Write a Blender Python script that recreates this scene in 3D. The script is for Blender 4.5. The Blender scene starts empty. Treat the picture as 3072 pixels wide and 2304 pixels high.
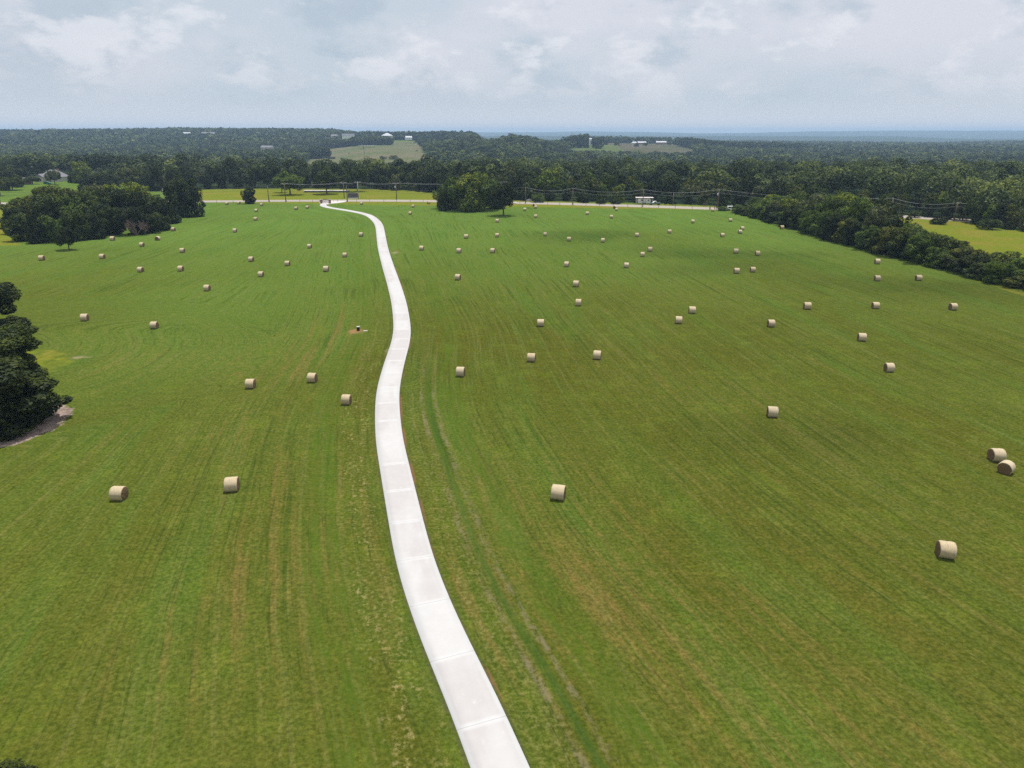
import bpy, math, random
import numpy as np
from mathutils import Vector, Matrix

R = math.radians
C = bpy.context.scene
col = C.collection

# ------------------------------------------------------------------ camera
CAMH = 33.0
PITCH = R(19.45)
FPX = 711.0                      # focal length in pixels of a 1024 wide frame
cam_d = bpy.data.cameras.new('camera')
cam = bpy.data.objects.new('camera', cam_d)
col.objects.link(cam)
cam_d.sensor_width = 36.0
cam_d.lens = 36.0 * FPX / 1024.0
cam_d.clip_start = 0.5
cam_d.clip_end = 60000
cam.location = (0, 0, CAMH)
cam.rotation_euler = (R(90) - PITCH, 0, 0)
C.camera = cam

# ------------------------------------------------------------------ sun, sky, exposure
SUNV = Vector((0.13, 0.17, 1.0)).normalized()
sun_d = bpy.data.lights.new('sun', 'SUN')
sun_d.energy = 4.6
sun_d.angle = R(0.5)
sun_d.color = (1.0, 0.96, 0.90)
sun = bpy.data.objects.new('sun', sun_d)
col.objects.link(sun)
sun.rotation_euler = SUNV.to_track_quat('Z', 'Y').to_euler()
sun.location = (60, 120, 300)

C.view_settings.view_transform = 'Standard'
C.view_settings.look = 'None'
C.view_settings.exposure = 0.08
C.view_settings.gamma = 1.0
C.cycles.use_denoising = False
C.cycles.max_bounces = 6
C.cycles.diffuse_bounces = 2
C.cycles.glossy_bounces = 2
C.cycles.transmission_bounces = 3
C.cycles.transparent_max_bounces = 12
C.cycles.volume_bounces = 0
C.cycles.caustics_reflective = False
C.cycles.caustics_refractive = False


class NT:
    """small helper for node trees"""
    def __init__(s, tree):
        s.t = tree
        tree.nodes.clear()
    def n(s, kind, **kw):
        x = s.t.nodes.new(kind)
        for k, v in kw.items():
            setattr(x, k, v)
        return x
    def link(s, a, b):
        s.t.links.new(a, b)
    def put(s, sock, v):
        if isinstance(v, bpy.types.NodeSocket):
            s.link(v, sock)
        elif v is not None:
            if sock.type == 'RGBA' and not isinstance(v, (int, float)) and len(v) == 3:
                v = (*v, 1)
            sock.default_value = v
    def math(s, op, a, b=None, c=None, clamp=False):
        x = s.n('ShaderNodeMath', operation=op, use_clamp=clamp)
        s.put(x.inputs[0], a)
        if b is not None: s.put(x.inputs[1], b)
        if c is not None: s.put(x.inputs[2], c)
        return x.outputs[0]
    def vmath(s, op, a, b=None):
        x = s.n('ShaderNodeVectorMath', operation=op)
        s.put(x.inputs[0], a)
        if b is not None: s.put(x.inputs[1], b)
        return x.outputs[0]
    def mix(s, f, a, b, mode='MIX'):
        x = s.n('ShaderNodeMix', data_type='RGBA', blend_type=mode)
        s.put(x.inputs[0], f); s.put(x.inputs[6], a); s.put(x.inputs[7], b)
        return x.outputs[2]
    def noise(s, vec, scale, detail=3, rough=0.55, dist=0.0):
        x = s.n('ShaderNodeTexNoise')
        if vec is not None: s.put(x.inputs['Vector'], vec)
        x.inputs['Scale'].default_value = scale
        x.inputs['Detail'].default_value = detail
        x.inputs['Roughness'].default_value = rough
        x.inputs['Distortion'].default_value = dist
        return x.outputs[0]
    def ss(s, v, a, b, lo=0.0, hi=1.0):
        x = s.n('ShaderNodeMapRange', interpolation_type='SMOOTHSTEP')
        s.put(x.inputs[0], v)
        x.inputs[1].default_value = a; x.inputs[2].default_value = b
        x.inputs[3].default_value = lo; x.inputs[4].default_value = hi
        return x.outputs[0]
    def attr(s, name, out=2):
        x = s.n('ShaderNodeAttribute', attribute_name=name)
        return x.outputs[out]
    def xyz(s, a, b, c=0.0):
        x = s.n('ShaderNodeCombineXYZ')
        s.put(x.inputs[0], a); s.put(x.inputs[1], b); s.put(x.inputs[2], c)
        return x.outputs[0]
    def band(s, v, c, w):
        d = s.math('ABSOLUTE', s.math('SUBTRACT', v, c))
        return s.ss(d, w, w * 0.35)


world = bpy.data.worlds.new('World')
C.world = world
world.use_nodes = True
W = NT(world.node_tree)
sky = W.n('ShaderNodeTexSky', sky_type='NISHITA')
sky.sun_disc = False
sky.sun_elevation = math.asin(SUNV.z)
sky.sun_rotation = math.atan2(SUNV.x, SUNV.y)
sky.dust_density = 3.0
sky.altitude = 100
skycol = W.vmath('MULTIPLY', sky.outputs[0], (0.1, 0.1, 0.1))
tc = W.n('ShaderNodeTexCoord')
sep = W.n('ShaderNodeSeparateXYZ')
W.link(tc.outputs['Generated'], sep.inputs[0])
elev = sep.outputs[2]
vv = W.vmath('MULTIPLY', tc.outputs['Generated'], (1.0, 1.0, 2.1))
n_big = W.noise(W.vmath('ADD', vv, (3.1, 0.4, 0.2)), 3.6, 4, 0.55, 0.10)
n_med = W.noise(W.vmath('ADD', vv, (7.7, 2.2, 1.4)), 9.5, 7, 0.60, 0.10)
n_dark = W.noise(W.vmath('ADD', vv, (1.7, 5.2, 3.4)), 8.0, 6, 0.57, 0.10)
veil = (0.58, 0.65, 0.725)
cloud_w = (0.83, 0.835, 0.88)
cloud_d = (0.435, 0.525, 0.62)
up = W.ss(elev, 0.010, 0.095)
base = W.mix(W.math('MULTIPLY', W.ss(n_big, 0.36, 0.60), W.ss(elev, -0.02, 0.12)), veil, (0.71, 0.725, 0.79))
base = W.mix(W.math('MULTIPLY', W.ss(n_dark, 0.49, 0.64), W.math('MULTIPLY', up, 0.62)), base, cloud_d)
base = W.mix(W.math('MULTIPLY', W.ss(n_med, 0.50, 0.62), W.math('MULTIPLY', up, 0.72)), base, cloud_w)
hor = W.mix(W.ss(elev, 0.0, 0.045), (0.80, 0.80, 0.83), base)
fin = W.mix(0.90, skycol, hor)
bg = W.n('ShaderNodeBackground')
W.link(fin, bg.inputs[0])
bg.inputs[1].default_value = 1.0
wo = W.n('ShaderNodeOutputWorld')
W.link(bg.outputs[0], wo.inputs[0])

# ------------------------------------------------------------------ small tools
def sstep(x, a, b):
    t = np.clip((x - a) / (b - a), 0, 1)
    return t * t * (3 - 2 * t)

def vnoise(x, y, seed=0):
    """smooth value noise, vectorised"""
    xi = np.floor(x).astype(np.int64); yi = np.floor(y).astype(np.int64)
    xf = x - xi; yf = y - yi
    def h(a, b):
        k = (a * 374761393 + b * 668265263 + seed * 1442695040) & 0xffffffff
        k = ((k ^ (k >> 13)) * 1274126177) & 0xffffffff
        return ((k ^ (k >> 16)) & 0xffff) / 65535.0
    u = xf * xf * (3 - 2 * xf); v = yf * yf * (3 - 2 * yf)
    return (h(xi, yi) * (1 - u) + h(xi + 1, yi) * u) * (1 - v) + (h(xi, yi + 1) * (1 - u) + h(xi + 1, yi + 1) * u) * v

def fbm(x, y, seed=0, o=3):
    s = 0; a = 1; t = 0
    for k in range(o):
        s = s + a * vnoise(x * 2 ** k, y * 2 ** k, seed + k * 17); t += a; a *= 0.5
    return s / t

def terrain(X, Y):
    """ground height: a flat hay field, a wooded valley behind the road, ridges and far blue hills"""
    X = np.asarray(X, float); Y = np.asarray(Y, float)
    a = X / np.maximum(Y, 50)
    z = -11.0 * sstep(Y, 500, 680) * sstep(a, -0.50, -0.36) - 11.0 * sstep(Y, 640, 850) * (1 - sstep(a, -0.50, -0.36))
    z = z - 5.0 * sstep(Y, 600, 900) * sstep(a, 0.05, 0.2)
    wl = 1 - sstep(a, -0.26, -0.19)
    wc = (1 - wl) * (1 - sstep(a, -0.055, -0.030))
    z = z + wl * (43 + 16 * (fbm(a * 9 + 4, Y / 900, 51, 3) - 0.5)) * sstep(Y, 1300, 2750)
    z = z + wc * (31 + 10 * (fbm(a * 14 + 4, Y / 900, 52, 3) - 0.5)) * (0.35 * np.clip((Y - 850) / 1350, 0, 1) + 0.65 * sstep(Y, 850, 2200))
    z = z + 23 * np.exp(-((a - 0.0) / 0.055) ** 2 - ((Y - 1500) / 330) ** 2)
    fz = np.exp(-((a - 0.16) / 0.105) ** 4) * (1 - sstep(Y, 2150, 2400))
    z = z + fz * (14 * sstep(Y, 1400, 1500) + 6 * sstep(Y, 1500, 2150))
    z = z + (fbm(X / 420, Y / 420, 5) - 0.5) * 14 * sstep(Y, 900, 1500) * (0.4 + 0.6 * sstep(a, -0.2, 0.1)) * (1 - 0.85 * fz)
    drop = sstep(Y, 3000, 4600)
    z = z * (1 - drop) + drop * (-45)
    z = z + sstep(Y, 4600, 6500) * 46 * (0.3 + 1.1 * fbm(X / 1100, Y / 1200, 9)) * (1 - 0.6 * sstep(Y, 6800, 8200))
    z = z + sstep(Y, 8200, 12500) * (22 + 84 * fbm(X / 2600 + 3.3, Y / 5200, 12, 4) + 30 * sstep(a, 0.25, 0.5))
    return z

def ray(px, py):
    """direction of the sight line through a point of the 3072x2304 photograph (used only to survey positions)"""
    x = px / 3.0 - 512; y = 384 - py / 3.0
    c, s = math.cos(PITCH), math.sin(PITCH)
    return Vector((x, FPX * c + y * s, y * c - FPX * s)).normalized()

def flat(px, py, z=0.0):
    d = ray(px, py); t = (z - CAMH) / d.z
    return d.x * t, d.y * t

def hit(px, py):
    d = ray(px, py)
    ts = np.concatenate([np.arange(20, 700, 1.0), np.arange(700, 5000, 4.0)])
    h = CAMH + d.z * ts - terrain(d.x * ts, d.y * ts)
    k = np.where(h < 0)[0]
    t = ts[k[0]] if len(k) else 2500.0
    return d.x * t, d.y * t

def top_height(X, Y, py):
    """height above the ground of something at (X, Y) whose top is seen at photo row py"""
    d = ray(1536, py)
    return CAMH + d.z / d.y * Y - float(terrain(X, Y))

def inpoly(X, Y, poly):
    X = np.asarray(X); Y = np.asarray(Y)
    r = np.zeros(X.shape, bool)
    n = len(poly)
    for i in range(n):
        x1, y1 = poly[i]; x2, y2 = poly[(i + 1) % n]
        c = (y1 > Y) != (y2 > Y)
        r ^= c & (X < (x2 - x1) * (Y - y1) / ((y2 - y1) if y2 != y1 else 1e-9) + x1)
    return r

def dist_to_line(X, Y, P):
    """distance, side and length along a polyline for arrays of points"""
    best = np.full(X.shape, 1e9); side = np.zeros(X.shape); along = np.zeros(X.shape)
    L = 0.0
    for i in range(len(P) - 1):
        ax, ay = P[i]; bx, by = P[i + 1]
        dx, dy = bx - ax, by - ay
        l = math.hypot(dx, dy)
        t = np.clip(((X - ax) * dx + (Y - ay) * dy) / (l * l), 0, 1)
        ex = X - ax - t * dx; ey = Y - ay - t * dy
        d = np.hypot(ex, ey)
        m = d < best
        best = np.where(m, d, best)
        side = np.where(m, np.sign(ex * dy - ey * dx), side)
        along = np.where(m, L + t * l, along)
        L += l
    return best, side, along

def catmull(P, step):
    P = [np.array(p, float) for p in P]
    P = [2 * P[0] - P[1]] + P + [2 * P[-1] - P[-2]]
    out = []
    for i in range(1, len(P) - 2):
        n = max(2, int(np.linalg.norm(P[i + 1] - P[i]) / step))
        for k in range(n):
            t = k / n
            out.append(0.5 * ((2 * P[i]) + (-P[i - 1] + P[i + 1]) * t + (2 * P[i - 1] - 5 * P[i] + 4 * P[i + 1] - P[i + 2]) * t * t
                              + (-P[i - 1] + 3 * P[i] - 3 * P[i + 1] + P[i + 2]) * t ** 3))
    out.append(P[-2])
    return [tuple(p) for p in out]

def tag(o, label=None, cat=None, group=None, kind=None):
    if label: o['label'] = label
    if cat: o['category'] = cat
    if group: o['group'] = group
    if kind: o['kind'] = kind
    return o

def mesh_np(name, V, F, mat=None, smooth=False, mats=None, fmat=None):
    """mesh from arrays; F is (n,3) or (n,4)"""
    V = np.asarray(V, np.float32); F = np.asarray(F, np.int32)
    me = bpy.data.meshes.new(name)
    me.vertices.add(len(V)); me.vertices.foreach_set('co', V.ravel())
    k = F.shape[1]
    me.loops.add(F.size); me.loops.foreach_set('vertex_index', F.ravel())
    me.polygons.add(len(F)); me.polygons.foreach_set('loop_start', np.arange(0, F.size, k, dtype=np.int32))
    me.polygons.foreach_set('loop_total', np.full(len(F), k, np.int32))
    if smooth: me.polygons.foreach_set('use_smooth', np.ones(len(F), bool))
    for m in (mats or ([mat] if mat else [])): me.materials.append(m)
    if fmat is not None: me.polygons.foreach_set('material_index', np.asarray(fmat, np.int32))
    me.update(calc_edges=True)
    return me

def fattr(me, name, arr):
    a = me.attributes.new(name, 'FLOAT', 'POINT')
    a.data.foreach_set('value', np.asarray(arr, np.float32).ravel())

def obj(name, me, parent=None, loc=(0, 0, 0), rz=0.0, scale=None):
    o = bpy.data.objects.new(name, me)
    col.objects.link(o)
    o.location = loc; o.rotation_euler = (0, 0, rz)
    if scale is not None: o.scale = scale
    if parent: o.parent = parent
    return o

def empty(name, loc, rz=0.0, scale=None):
    o = bpy.data.objects.new(name, None)
    o.empty_display_size = 0.5
    col.objects.link(o)
    o.location = loc; o.rotation_euler = (0, 0, rz)
    if scale is not None: o.scale = scale
    return o

class MB:
    """collects boxes, tubes and free faces, builds one mesh"""
    def __init__(s): s.v = []; s.f = []; s.m = []
    def box(s, c, d, rz=0.0, mi=0, taper=1.0):
        x, y, z = d[0] / 2, d[1] / 2, d[2] / 2
        b = len(s.v); cr, sr = math.cos(rz), math.sin(rz)
        for k in (-1, 1):
            q = taper if k > 0 else 1
            for sx, sy in ((-1, -1), (1, -1), (1, 1), (-1, 1)):
                px, py = sx * x * q, sy * y * q
                s.v.append((c[0] + px * cr - py * sr, c[1] + px * sr + py * cr, c[2] + k * z))
        for f in ((0, 3, 2, 1), (4, 5, 6, 7), (0, 1, 5, 4), (1, 2, 6, 5), (2, 3, 7, 6), (3, 0, 4, 7)):
            s.f.append(tuple(b + i for i in f)); s.m.append(mi)
        return s
    def tube(s, P, r, n=8, mi=0, cap=True):
        rr = r if isinstance(r, (list, tuple)) else [r] * len(P)
        b = len(s.v)
        for i, p in enumerate(P):
            p = Vector(p)
            d = (Vector(P[min(i + 1, len(P) - 1)]) - Vector(P[max(i - 1, 0)])).normalized()
            a = d.orthogonal().normalized() if abs(d.z) > 0.9 else d.cross(Vector((0, 0, 1))).normalized()
            c = d.cross(a)
            for k in range(n):
                q = 2 * math.pi * k / n
                s.v.append(tuple(p + (a * math.cos(q) + c * math.sin(q)) * rr[i]))
        for i in range(len(P) - 1):
            for k in range(n):
                s.f.append((b + i * n + k, b + i * n + (k + 1) % n, b + (i + 1) * n + (k + 1) % n, b + (i + 1) * n + k)); s.m.append(mi)
        if cap:
            s.f.append(tuple(b + k for k in reversed(range(n)))); s.m.append(mi)
            e = b + (len(P) - 1) * n
            s.f.append(tuple(e + k for k in range(n))); s.m.append(mi)
        return s
    def face(s, pts, mi=0):
        b = len(s.v); s.v += [tuple(p) for p in pts]; s.f.append(tuple(range(b, b + len(pts)))); s.m.append(mi)
        return s
    def prism(s, prof, y0, y1, mi=0):
        """profile in x,z extruded along y"""
        b = len(s.v); n = len(prof)
        for y in (y0, y1):
            for (x, z) in prof: s.v.append((x, y, z))
        s.f.append(tuple(b + i for i in range(n))); s.m.append(mi)
        s.f.append(tuple(b + n + i for i in reversed(range(n)))); s.m.append(mi)
        for i in range(n):
            j = (i + 1) % n
            s.f.append((b + j, b + i, b + n + i, b + n + j)); s.m.append(mi)
        return s
    def mesh(s, name, mats, smooth=False):
        me = bpy.data.meshes.new(name)
        me.from_pydata(s.v, [], s.f)
        for m in (mats if isinstance(mats, (list, tuple)) else [mats]): me.materials.append(m)
        me.polygons.foreach_set('material_index', s.m)
        if smooth: me.polygons.foreach_set('use_smooth', [True] * len(s.f))
        me.update()
        return me
    def build(s, name, mats, parent=None, smooth=False, **k):
        return obj(name, s.mesh(name, mats, smooth), parent, **k)

# ------------------------------------------------------------------ materials
def simple(name, colr, rough=0.8, var=0.15, scale=3.0, metal=0.0, bump=0.0, spec=0.3):
    m = bpy.data.materials.new(name); m.use_nodes = True
    T = NT(m.node_tree)
    tcn = T.n('ShaderNodeTexCoord')
    f = T.noise(tcn.outputs['Object'], scale, 4, 0.6)
    c = T.mix(f, tuple(x * (1 - var) for x in colr), tuple(min(1, x * (1 + var)) for x in colr))
    b = T.n('ShaderNodeBsdfPrincipled')
    T.put(b.inputs['Base Color'], c)
    b.inputs['Roughness'].default_value = rough
    b.inputs['Metallic'].default_value = metal
    b.inputs['Specular IOR Level'].default_value = spec
    if bump:
        bn = T.n('ShaderNodeBump'); bn.inputs['Strength'].default_value = bump; bn.inputs['Distance'].default_value = 0.05
        T.link(T.noise(tcn.outputs['Object'], scale * 4, 4), bn.inputs['Height']); T.link(bn.outputs[0], b.inputs['Normal'])
    o = T.n('ShaderNodeOutputMaterial'); T.link(b.outputs[0], o.inputs[0])
    return m

def foliage(name, stuff=False):
    m = bpy.data.materials.new(name); m.use_nodes = True
    T = NT(m.node_tree)
    geo = T.n('ShaderNodeNewGeometry')
    if stuff:
        # one number per tree picks its green
        t = T.attr('tint')
        dark = T.mix(T.ss(t, 0.0, 0.5), (0.024, 0.036, 0.015), (0.074, 0.097, 0.036))
        c = T.mix(T.ss(t, 0.5, 1.0), dark, (0.135, 0.160, 0.048))
    else:
        oi = T.n('ShaderNodeObjectInfo')
        c = oi.outputs['Color']
    n1 = T.noise(geo.outputs['Position'], 0.55, 3, 0.6)
    n2 = T.noise(geo.outputs['Position'], 0.12, 2, 0.5)
    c = T.vmath('MULTIPLY', c, T.mix(T.ss(n1, 0.38, 0.64), (0.62, 0.68, 0.75), (1.75, 1.62, 1.15)))
    c = T.mix(T.ss(n2, 0.40, 0.62), T.vmath('MULTIPLY', c, (0.80, 0.85, 0.85)), c)
    d = T.n('ShaderNodeBsdfDiffuse'); T.put(d.inputs[0], c)
    tr = T.n('ShaderNodeBsdfTranslucent'); T.put(tr.inputs[0], T.vmath('MULTIPLY', c, (1.0, 1.15, 0.55)))
    mx = T.n('ShaderNodeMixShader'); mx.inputs[0].default_value = 0.20
    T.link(d.outputs[0], mx.inputs[1]); T.link(tr.outputs[0], mx.inputs[2])
    gl = T.n('ShaderNodeBsdfGlossy'); gl.inputs['Roughness'].default_value = 0.5; gl.inputs[0].default_value = (0.8, 0.85, 0.9, 1)
    m2 = T.n('ShaderNodeMixShader'); m2.inputs[0].default_value = 0.008
    T.link(mx.outputs[0], m2.inputs[1]); T.link(gl.outputs[0], m2.inputs[2])
    o = T.n('ShaderNodeOutputMaterial'); T.link(m2.outputs[0], o.inputs[0])
    return m

M = {}
M['leaf'] = foliage('leaves')
M['leafstuff'] = foliage('wood leaves', True)
M['bark'] = simple('bark', (0.10, 0.08, 0.06), 0.95, 0.3, 2.0, bump=0.4)
M['twig'] = simple('dead twigs', (0.17, 0.125, 0.11), 0.95, 0.25, 2.0)
M['pole'] = simple('pole wood', (0.13, 0.10, 0.075), 0.9, 0.2, 1.5)
M['palepole'] = simple('weathered pole', (0.36, 0.35, 0.33), 0.85, 0.12, 1.5)
M['wire'] = simple('wire', (0.30, 0.31, 0.33), 0.7, 0.05)
M['darkwire'] = simple('dark wire', (0.05, 0.05, 0.055), 0.6, 0.05)
M['white'] = simple('white paint', (0.78, 0.78, 0.77), 0.5, 0.05, 1.0)
M['cream'] = simple('cream siding', (0.46, 0.43, 0.38), 0.75, 0.08, 0.6)
M['greyroof'] = simple('grey shingle roof', (0.17, 0.17, 0.18), 0.9, 0.18, 1.2)
M['darkroof'] = simple('dark shingle roof', (0.12, 0.13, 0.15), 0.9, 0.15, 1.0)
M['metalroof'] = simple('pale metal roof', (0.44, 0.46, 0.50), 0.45, 0.05, 0.5)
M['brick'] = simple('brown brick', (0.25, 0.15, 0.11), 0.9, 0.25, 4.0)
M['glass'] = simple('dark window glass', (0.03, 0.035, 0.045), 0.1, 0.1, spec=0.6)
M['dark'] = simple('black plastic', (0.012, 0.012, 0.012), 0.5, 0.1)
M['darkstone'] = simple('dark stone', (0.10, 0.09, 0.095), 0.9, 0.3, 3.0)
M['iron'] = simple('brown iron', (0.08, 0.045, 0.04), 0.6, 0.1)
M['rock'] = simple('pale rock', (0.50, 0.48, 0.44), 0.9, 0.25, 2.0, bump=0.5)
M['rubber'] = simple('tyre rubber', (0.02, 0.02, 0.02), 0.8, 0.1)
M['greenpaint'] = simple('dull green paint', (0.10, 0.15, 0.12), 0.45, 0.1)
M['greentarp'] = simple('green tarp', (0.015, 0.11, 0.075), 0.6, 0.2)
M['pinkroof'] = simple('faded roof', (0.74, 0.66, 0.66), 0.7, 0.08, 0.8)
M['slab'] = simple('concrete block', (0.52, 0.49, 0.47), 0.9, 0.1, 0.8)
M['terracotta'] = simple('clay soil', (0.36, 0.21, 0.13), 0.95, 0.3, 4.0, bump=0.4)

# ------------------------------------------------------------------ survey of the main lines
# left and right edge of the driveway as read off the photograph (photo pixels)
DR = [(1500, 2304, 86), (1421.5, 2110, 66.5), (1324.5, 1900, 63.5), (1249, 1697.8, 51), (1211, 1531, 46), (1178, 1372, 39), (1166, 1300, 37),
      (1163, 1180, 31), (1184, 1086, 27), (1200.5, 1032, 24.5), (1206, 996, 24), (1204.5, 959.7, 23), (1196, 905.5, 21), (1181, 851, 20),
      (1163.5, 797, 16.4), (1148.6, 742.7, 14), (1140, 688.5, 12)]
cl = [flat(a, b) for a, b, c in DR]
cl += [flat(*p) for p in ((1136.5, 676), (1129, 664), (1110, 648.5), (1085, 640), (1052, 633.5), (1022, 628.5), (993, 624), (975, 620), (968, 616.3), (971, 612.5), (976, 609))]
x0, y0 = cl[0]; x1, y1 = cl[1]
ext = [(x0 - (x1 - x0) * k, y0 - (y1 - y0) * k) for k in (3.0, 1.5)]
CL = catmull(ext + cl, 1.2)
# a light smoothing pass keeps the survey jitter out of the concrete edge
A = np.array(CL)
for _ in range(10):
    A[1:-1] = 0.25 * A[:-2] + 0.5 * A[1:-1] + 0.25 * A[2:]
CL = [tuple(p) for p in A]
DW = 3.05                        # driveway width

RD = [flat(*p) for p in ((-500, 616), (0, 610.8), (380, 607), (770, 603.2), (1000, 602.2), (1200, 602.5), (1323, 604), (1557, 609), (1714, 612.5),
                         (1923, 618.8), (2132, 625.8), (2400, 636), (2684, 648.5), (2886, 661), (3072, 672), (3500, 700))]
RDL = catmull(RD, 6)

# clearings and fields beyond the road, surveyed on the terrain
def P(*pts): return [hit(*p) for p in pts]
def az(px, Y): return ((px / 3 - 512) / FPX * 0.943 * Y, Y)
meadow = P((905, 497), (960, 461), (937, 438), (1066, 439), (1170, 436), (1184, 424), (1257, 423), (1268, 457), (1306, 480), (1306, 492))
mx = [p for p in meadow]
bx0, by0 = meadow[0]; bx1, by1 = meadow[-1]
meadow_front = [az(882, 600), az(882, by0 * 0.97), meadow[0], meadow[-1], (bx1 * 600 / by1, 600)]
lawn_far = [az(1010, 1790), az(1335, 1760), az(1335, 1960), az(1005, 1990)]
lawn_left = [az(560, 2170), az(830, 2170), az(830, 2330), az(560, 2330)]
lawn_left2 = [az(620, 1330), az(775, 1290), az(775, 1420), az(620, 1480)]
farm = [az(1715, 1430), az(2085, 1430), az(2085, 2130), az(1715, 2130)]
farm_green = [az(1700, 1420), az(1880, 1420), az(1850, 1900), az(1715, 1900)]
houselawn = [flat(*p) for p in ((-400, 600), (-400, 560), (30, 556), (70, 541), (300, 541), (420, 560), (420, 574), (560, 578), (560, 600))]
verge = [flat(*p) for p in ((560, 606), (560, 570), (760, 566), (900, 566), (1070, 567), (1200, 570), (1310, 579), (1400, 590), (1520, 598), (1620, 603), (1720, 606), (1900, 612), (1990, 612), (2140, 618), (2180, 630))]
eastfield = [flat(*p) for p in ((2560, 645), (2700, 652), (2890, 666), (3000, 690), (3500, 712), (4200, 760), (4200, 1000), (3150, 900), (2900, 790), (2660, 690))]
westfield = [flat(*p) for p in ((-1200, 614), (60, 612), (40, 640), (20, 700), (60, 735), (-1200, 760))]
CLEAR = [meadow, meadow_front, lawn_far, lawn_left, lawn_left2, farm, houselawn, verge, eastfield]

# ------------------------------------------------------------------ ground
def axis(lo_f, hi_f, step, lim_lo, lim_hi, g=1.021):
    a = list(np.arange(lo_f, hi_f + step / 2, step))
    s = step; x = a[-1]
    while x < lim_hi:
        s *= g; x += s; a.append(x)
    s = step; x = a[0]; b = []
    while x > lim_lo:
        s *= g; x -= s; b.append(x)
    return np.array(b[::-1] + a)

gx = axis(-240, 240, 2.0, -15000, 15000)
gy = axis(-10, 440, 2.0, -1200, 17000, 1.018)
GX, GY = np.meshgrid(gx, gy)
nx, ny = len(gx), len(gy)
gX, gY = GX.ravel(), GY.ravel()
gZ = terrain(gX, gY)
V = np.stack([gX, gY, gZ], 1)
ii = (np.arange(ny - 1)[:, None] * nx + np.arange(nx - 1)[None, :]).ravel()
F = np.stack([ii, ii + 1, ii + nx + 1, ii + nx], 1)

u = np.full(gX.shape, 60.0); tt = np.zeros(gX.shape)
near = (np.abs(gX) < 300) & (gY > -60) & (gY < 480)
d, sd, al = dist_to_line(gX[near], gY[near], CL[::3] + [CL[-1]])
u[near] = np.clip(d * sd, -60, 60); tt[near] = al
# mowing direction: right field combed away from the viewer and drifting left, left field following the drive and the tree islands
slope = 0.13
bend = np.where(gY < 95, -(95 - gY) ** 2 * 0.0022, 0)
sw_r = gX + slope * gY + bend
ring = np.hypot((gX + 95) * 0.8, gY - 105)
wl_ = (1 - sstep(ring, 34, 46)) * (1 - sstep(gY, 120, 170))
ws_ = sstep(-u, 14, 34)
sw_l = (u * (1 - ws_) + (gX + 0.04 * gY - 8) * ws_) * (1 - wl_) + ring * wl_
right = gX > np.interp(gY, [p[1] for p in CL][::6], [p[0] for p in CL][::6])
ub_ = sstep(u, 9, 26)
sw = np.where(right, u * (1 - ub_) + (sw_r + 14) * ub_, sw_l)
n0 = fbm(gX / 42, gY / 60, 3); n1 = fbm(gX / 17 + 9, gY / 26, 7)
lush = 0.12 + 0.78 * sstep(gY, 95, 300) + 0.5 * (n0 - 0.5) + 0.28 * (n1 - 0.5)
lush = lush + 0.35 * np.exp(-((gX + 52) / 26) ** 2 - ((gY - 150) / 60) ** 2)
# the hay cut left the near right and the middle left drier
dry = 0.50 * np.exp(-((gX - 22) / 30) ** 2 - ((gY - 45) / 28) ** 2) + 0.45 * np.exp(-((gX + 24) / 13) ** 2 - ((gY - 110) / 55) ** 2) \
    + 0.35 * np.exp(-((gX - 25) / 20) ** 2 - ((gY - 130) / 40) ** 2) + 0.4 * np.exp(-((gX + 22) / 10) ** 2 - ((gY - 48) / 20) ** 2)
dry = dry + 1.1 * (n1 - 0.5) + 0.6 * (n0 - 0.5) + 0.35 * np.exp(-((gX - 4) / 12) ** 2 - ((gY - 45) / 14) ** 2)
ep_ = [flat(*p) for p in ((480, 570), (900, 565), (1200, 572), (1310, 580), (1480, 597), (1640, 604), (1920, 609), (2150, 618), (2330, 632), (2560, 642), (2680, 645), (2890, 664), (3120, 700))]
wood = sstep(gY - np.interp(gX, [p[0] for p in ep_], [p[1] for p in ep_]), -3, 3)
yel = np.zeros(gX.shape); past = np.zeros(gX.shape)
for poly in CLEAR:
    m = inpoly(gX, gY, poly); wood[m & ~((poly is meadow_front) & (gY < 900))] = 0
for poly in (verge, eastfield, westfield): yel[inpoly(gX, gY, poly)] = 1
for poly in (meadow, meadow_front): past[inpoly(gX, gY, poly) & (gY > 900)] = 1
farmm = inpoly(gX, gY, farm); past[farmm] = 1
past[inpoly(gX, gY, farm_green)] = 0.45
hedge_line = [flat(*p) for p in ((2190, 637), (2300, 669), (2387, 695), (2488, 726.5), (2562, 745.7), (2653, 773), (2791, 809), (2929, 840.5), (3072, 882), (3300, 960), (3600, 1060))]
hd, hs, ha = dist_to_line(gX, gY, hedge_line)
hside = hs * hd                                   # negative = field side
yel = np.maximum(yel, 0.9 * (1 - sstep(np.abs(hd), 1.0, 3.2)) * (gY < 460) * (1 - 0.6 * n1) * (0.45 + 0.55 * sstep(-gY, -190, -130)))
yel = np.maximum(yel, 0.55 * (1 - sstep(np.hypot((gX + 78), (gY - 101) * 1.1), 9, 15)))
dirt = np.zeros(gX.shape)
def blob(px, py, rx, ry, k=1.0, z=0):
    X0, Y0 = flat(px, py)
    return k * np.exp(-((gX - X0) / rx) ** 2 - ((gY - Y0) / ry) ** 2)
for b in ((1072, 994, 1.7, 2.2, 1.0), (220, 1075, 1.6, 1.3, 0.75), (278, 1071, 1.3, 0.8, 0.6), (1181, 758, 1.8, 3.5, 0.7), (1190, 812, 0.8, 4, 0.45), (1157, 1052, 0.9, 3.0, 0.6), (1122, 682, 0.9, 5, 0.5)):
    dirt = np.maximum(dirt, blob(*b))
clay = blob(1072, 990, 1.7, 2.4, 1.0)
sand = 1 - sstep(np.hypot((gX + 62.0), (gY - 78.5) * 0.95), 6.6, 9.9)
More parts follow.
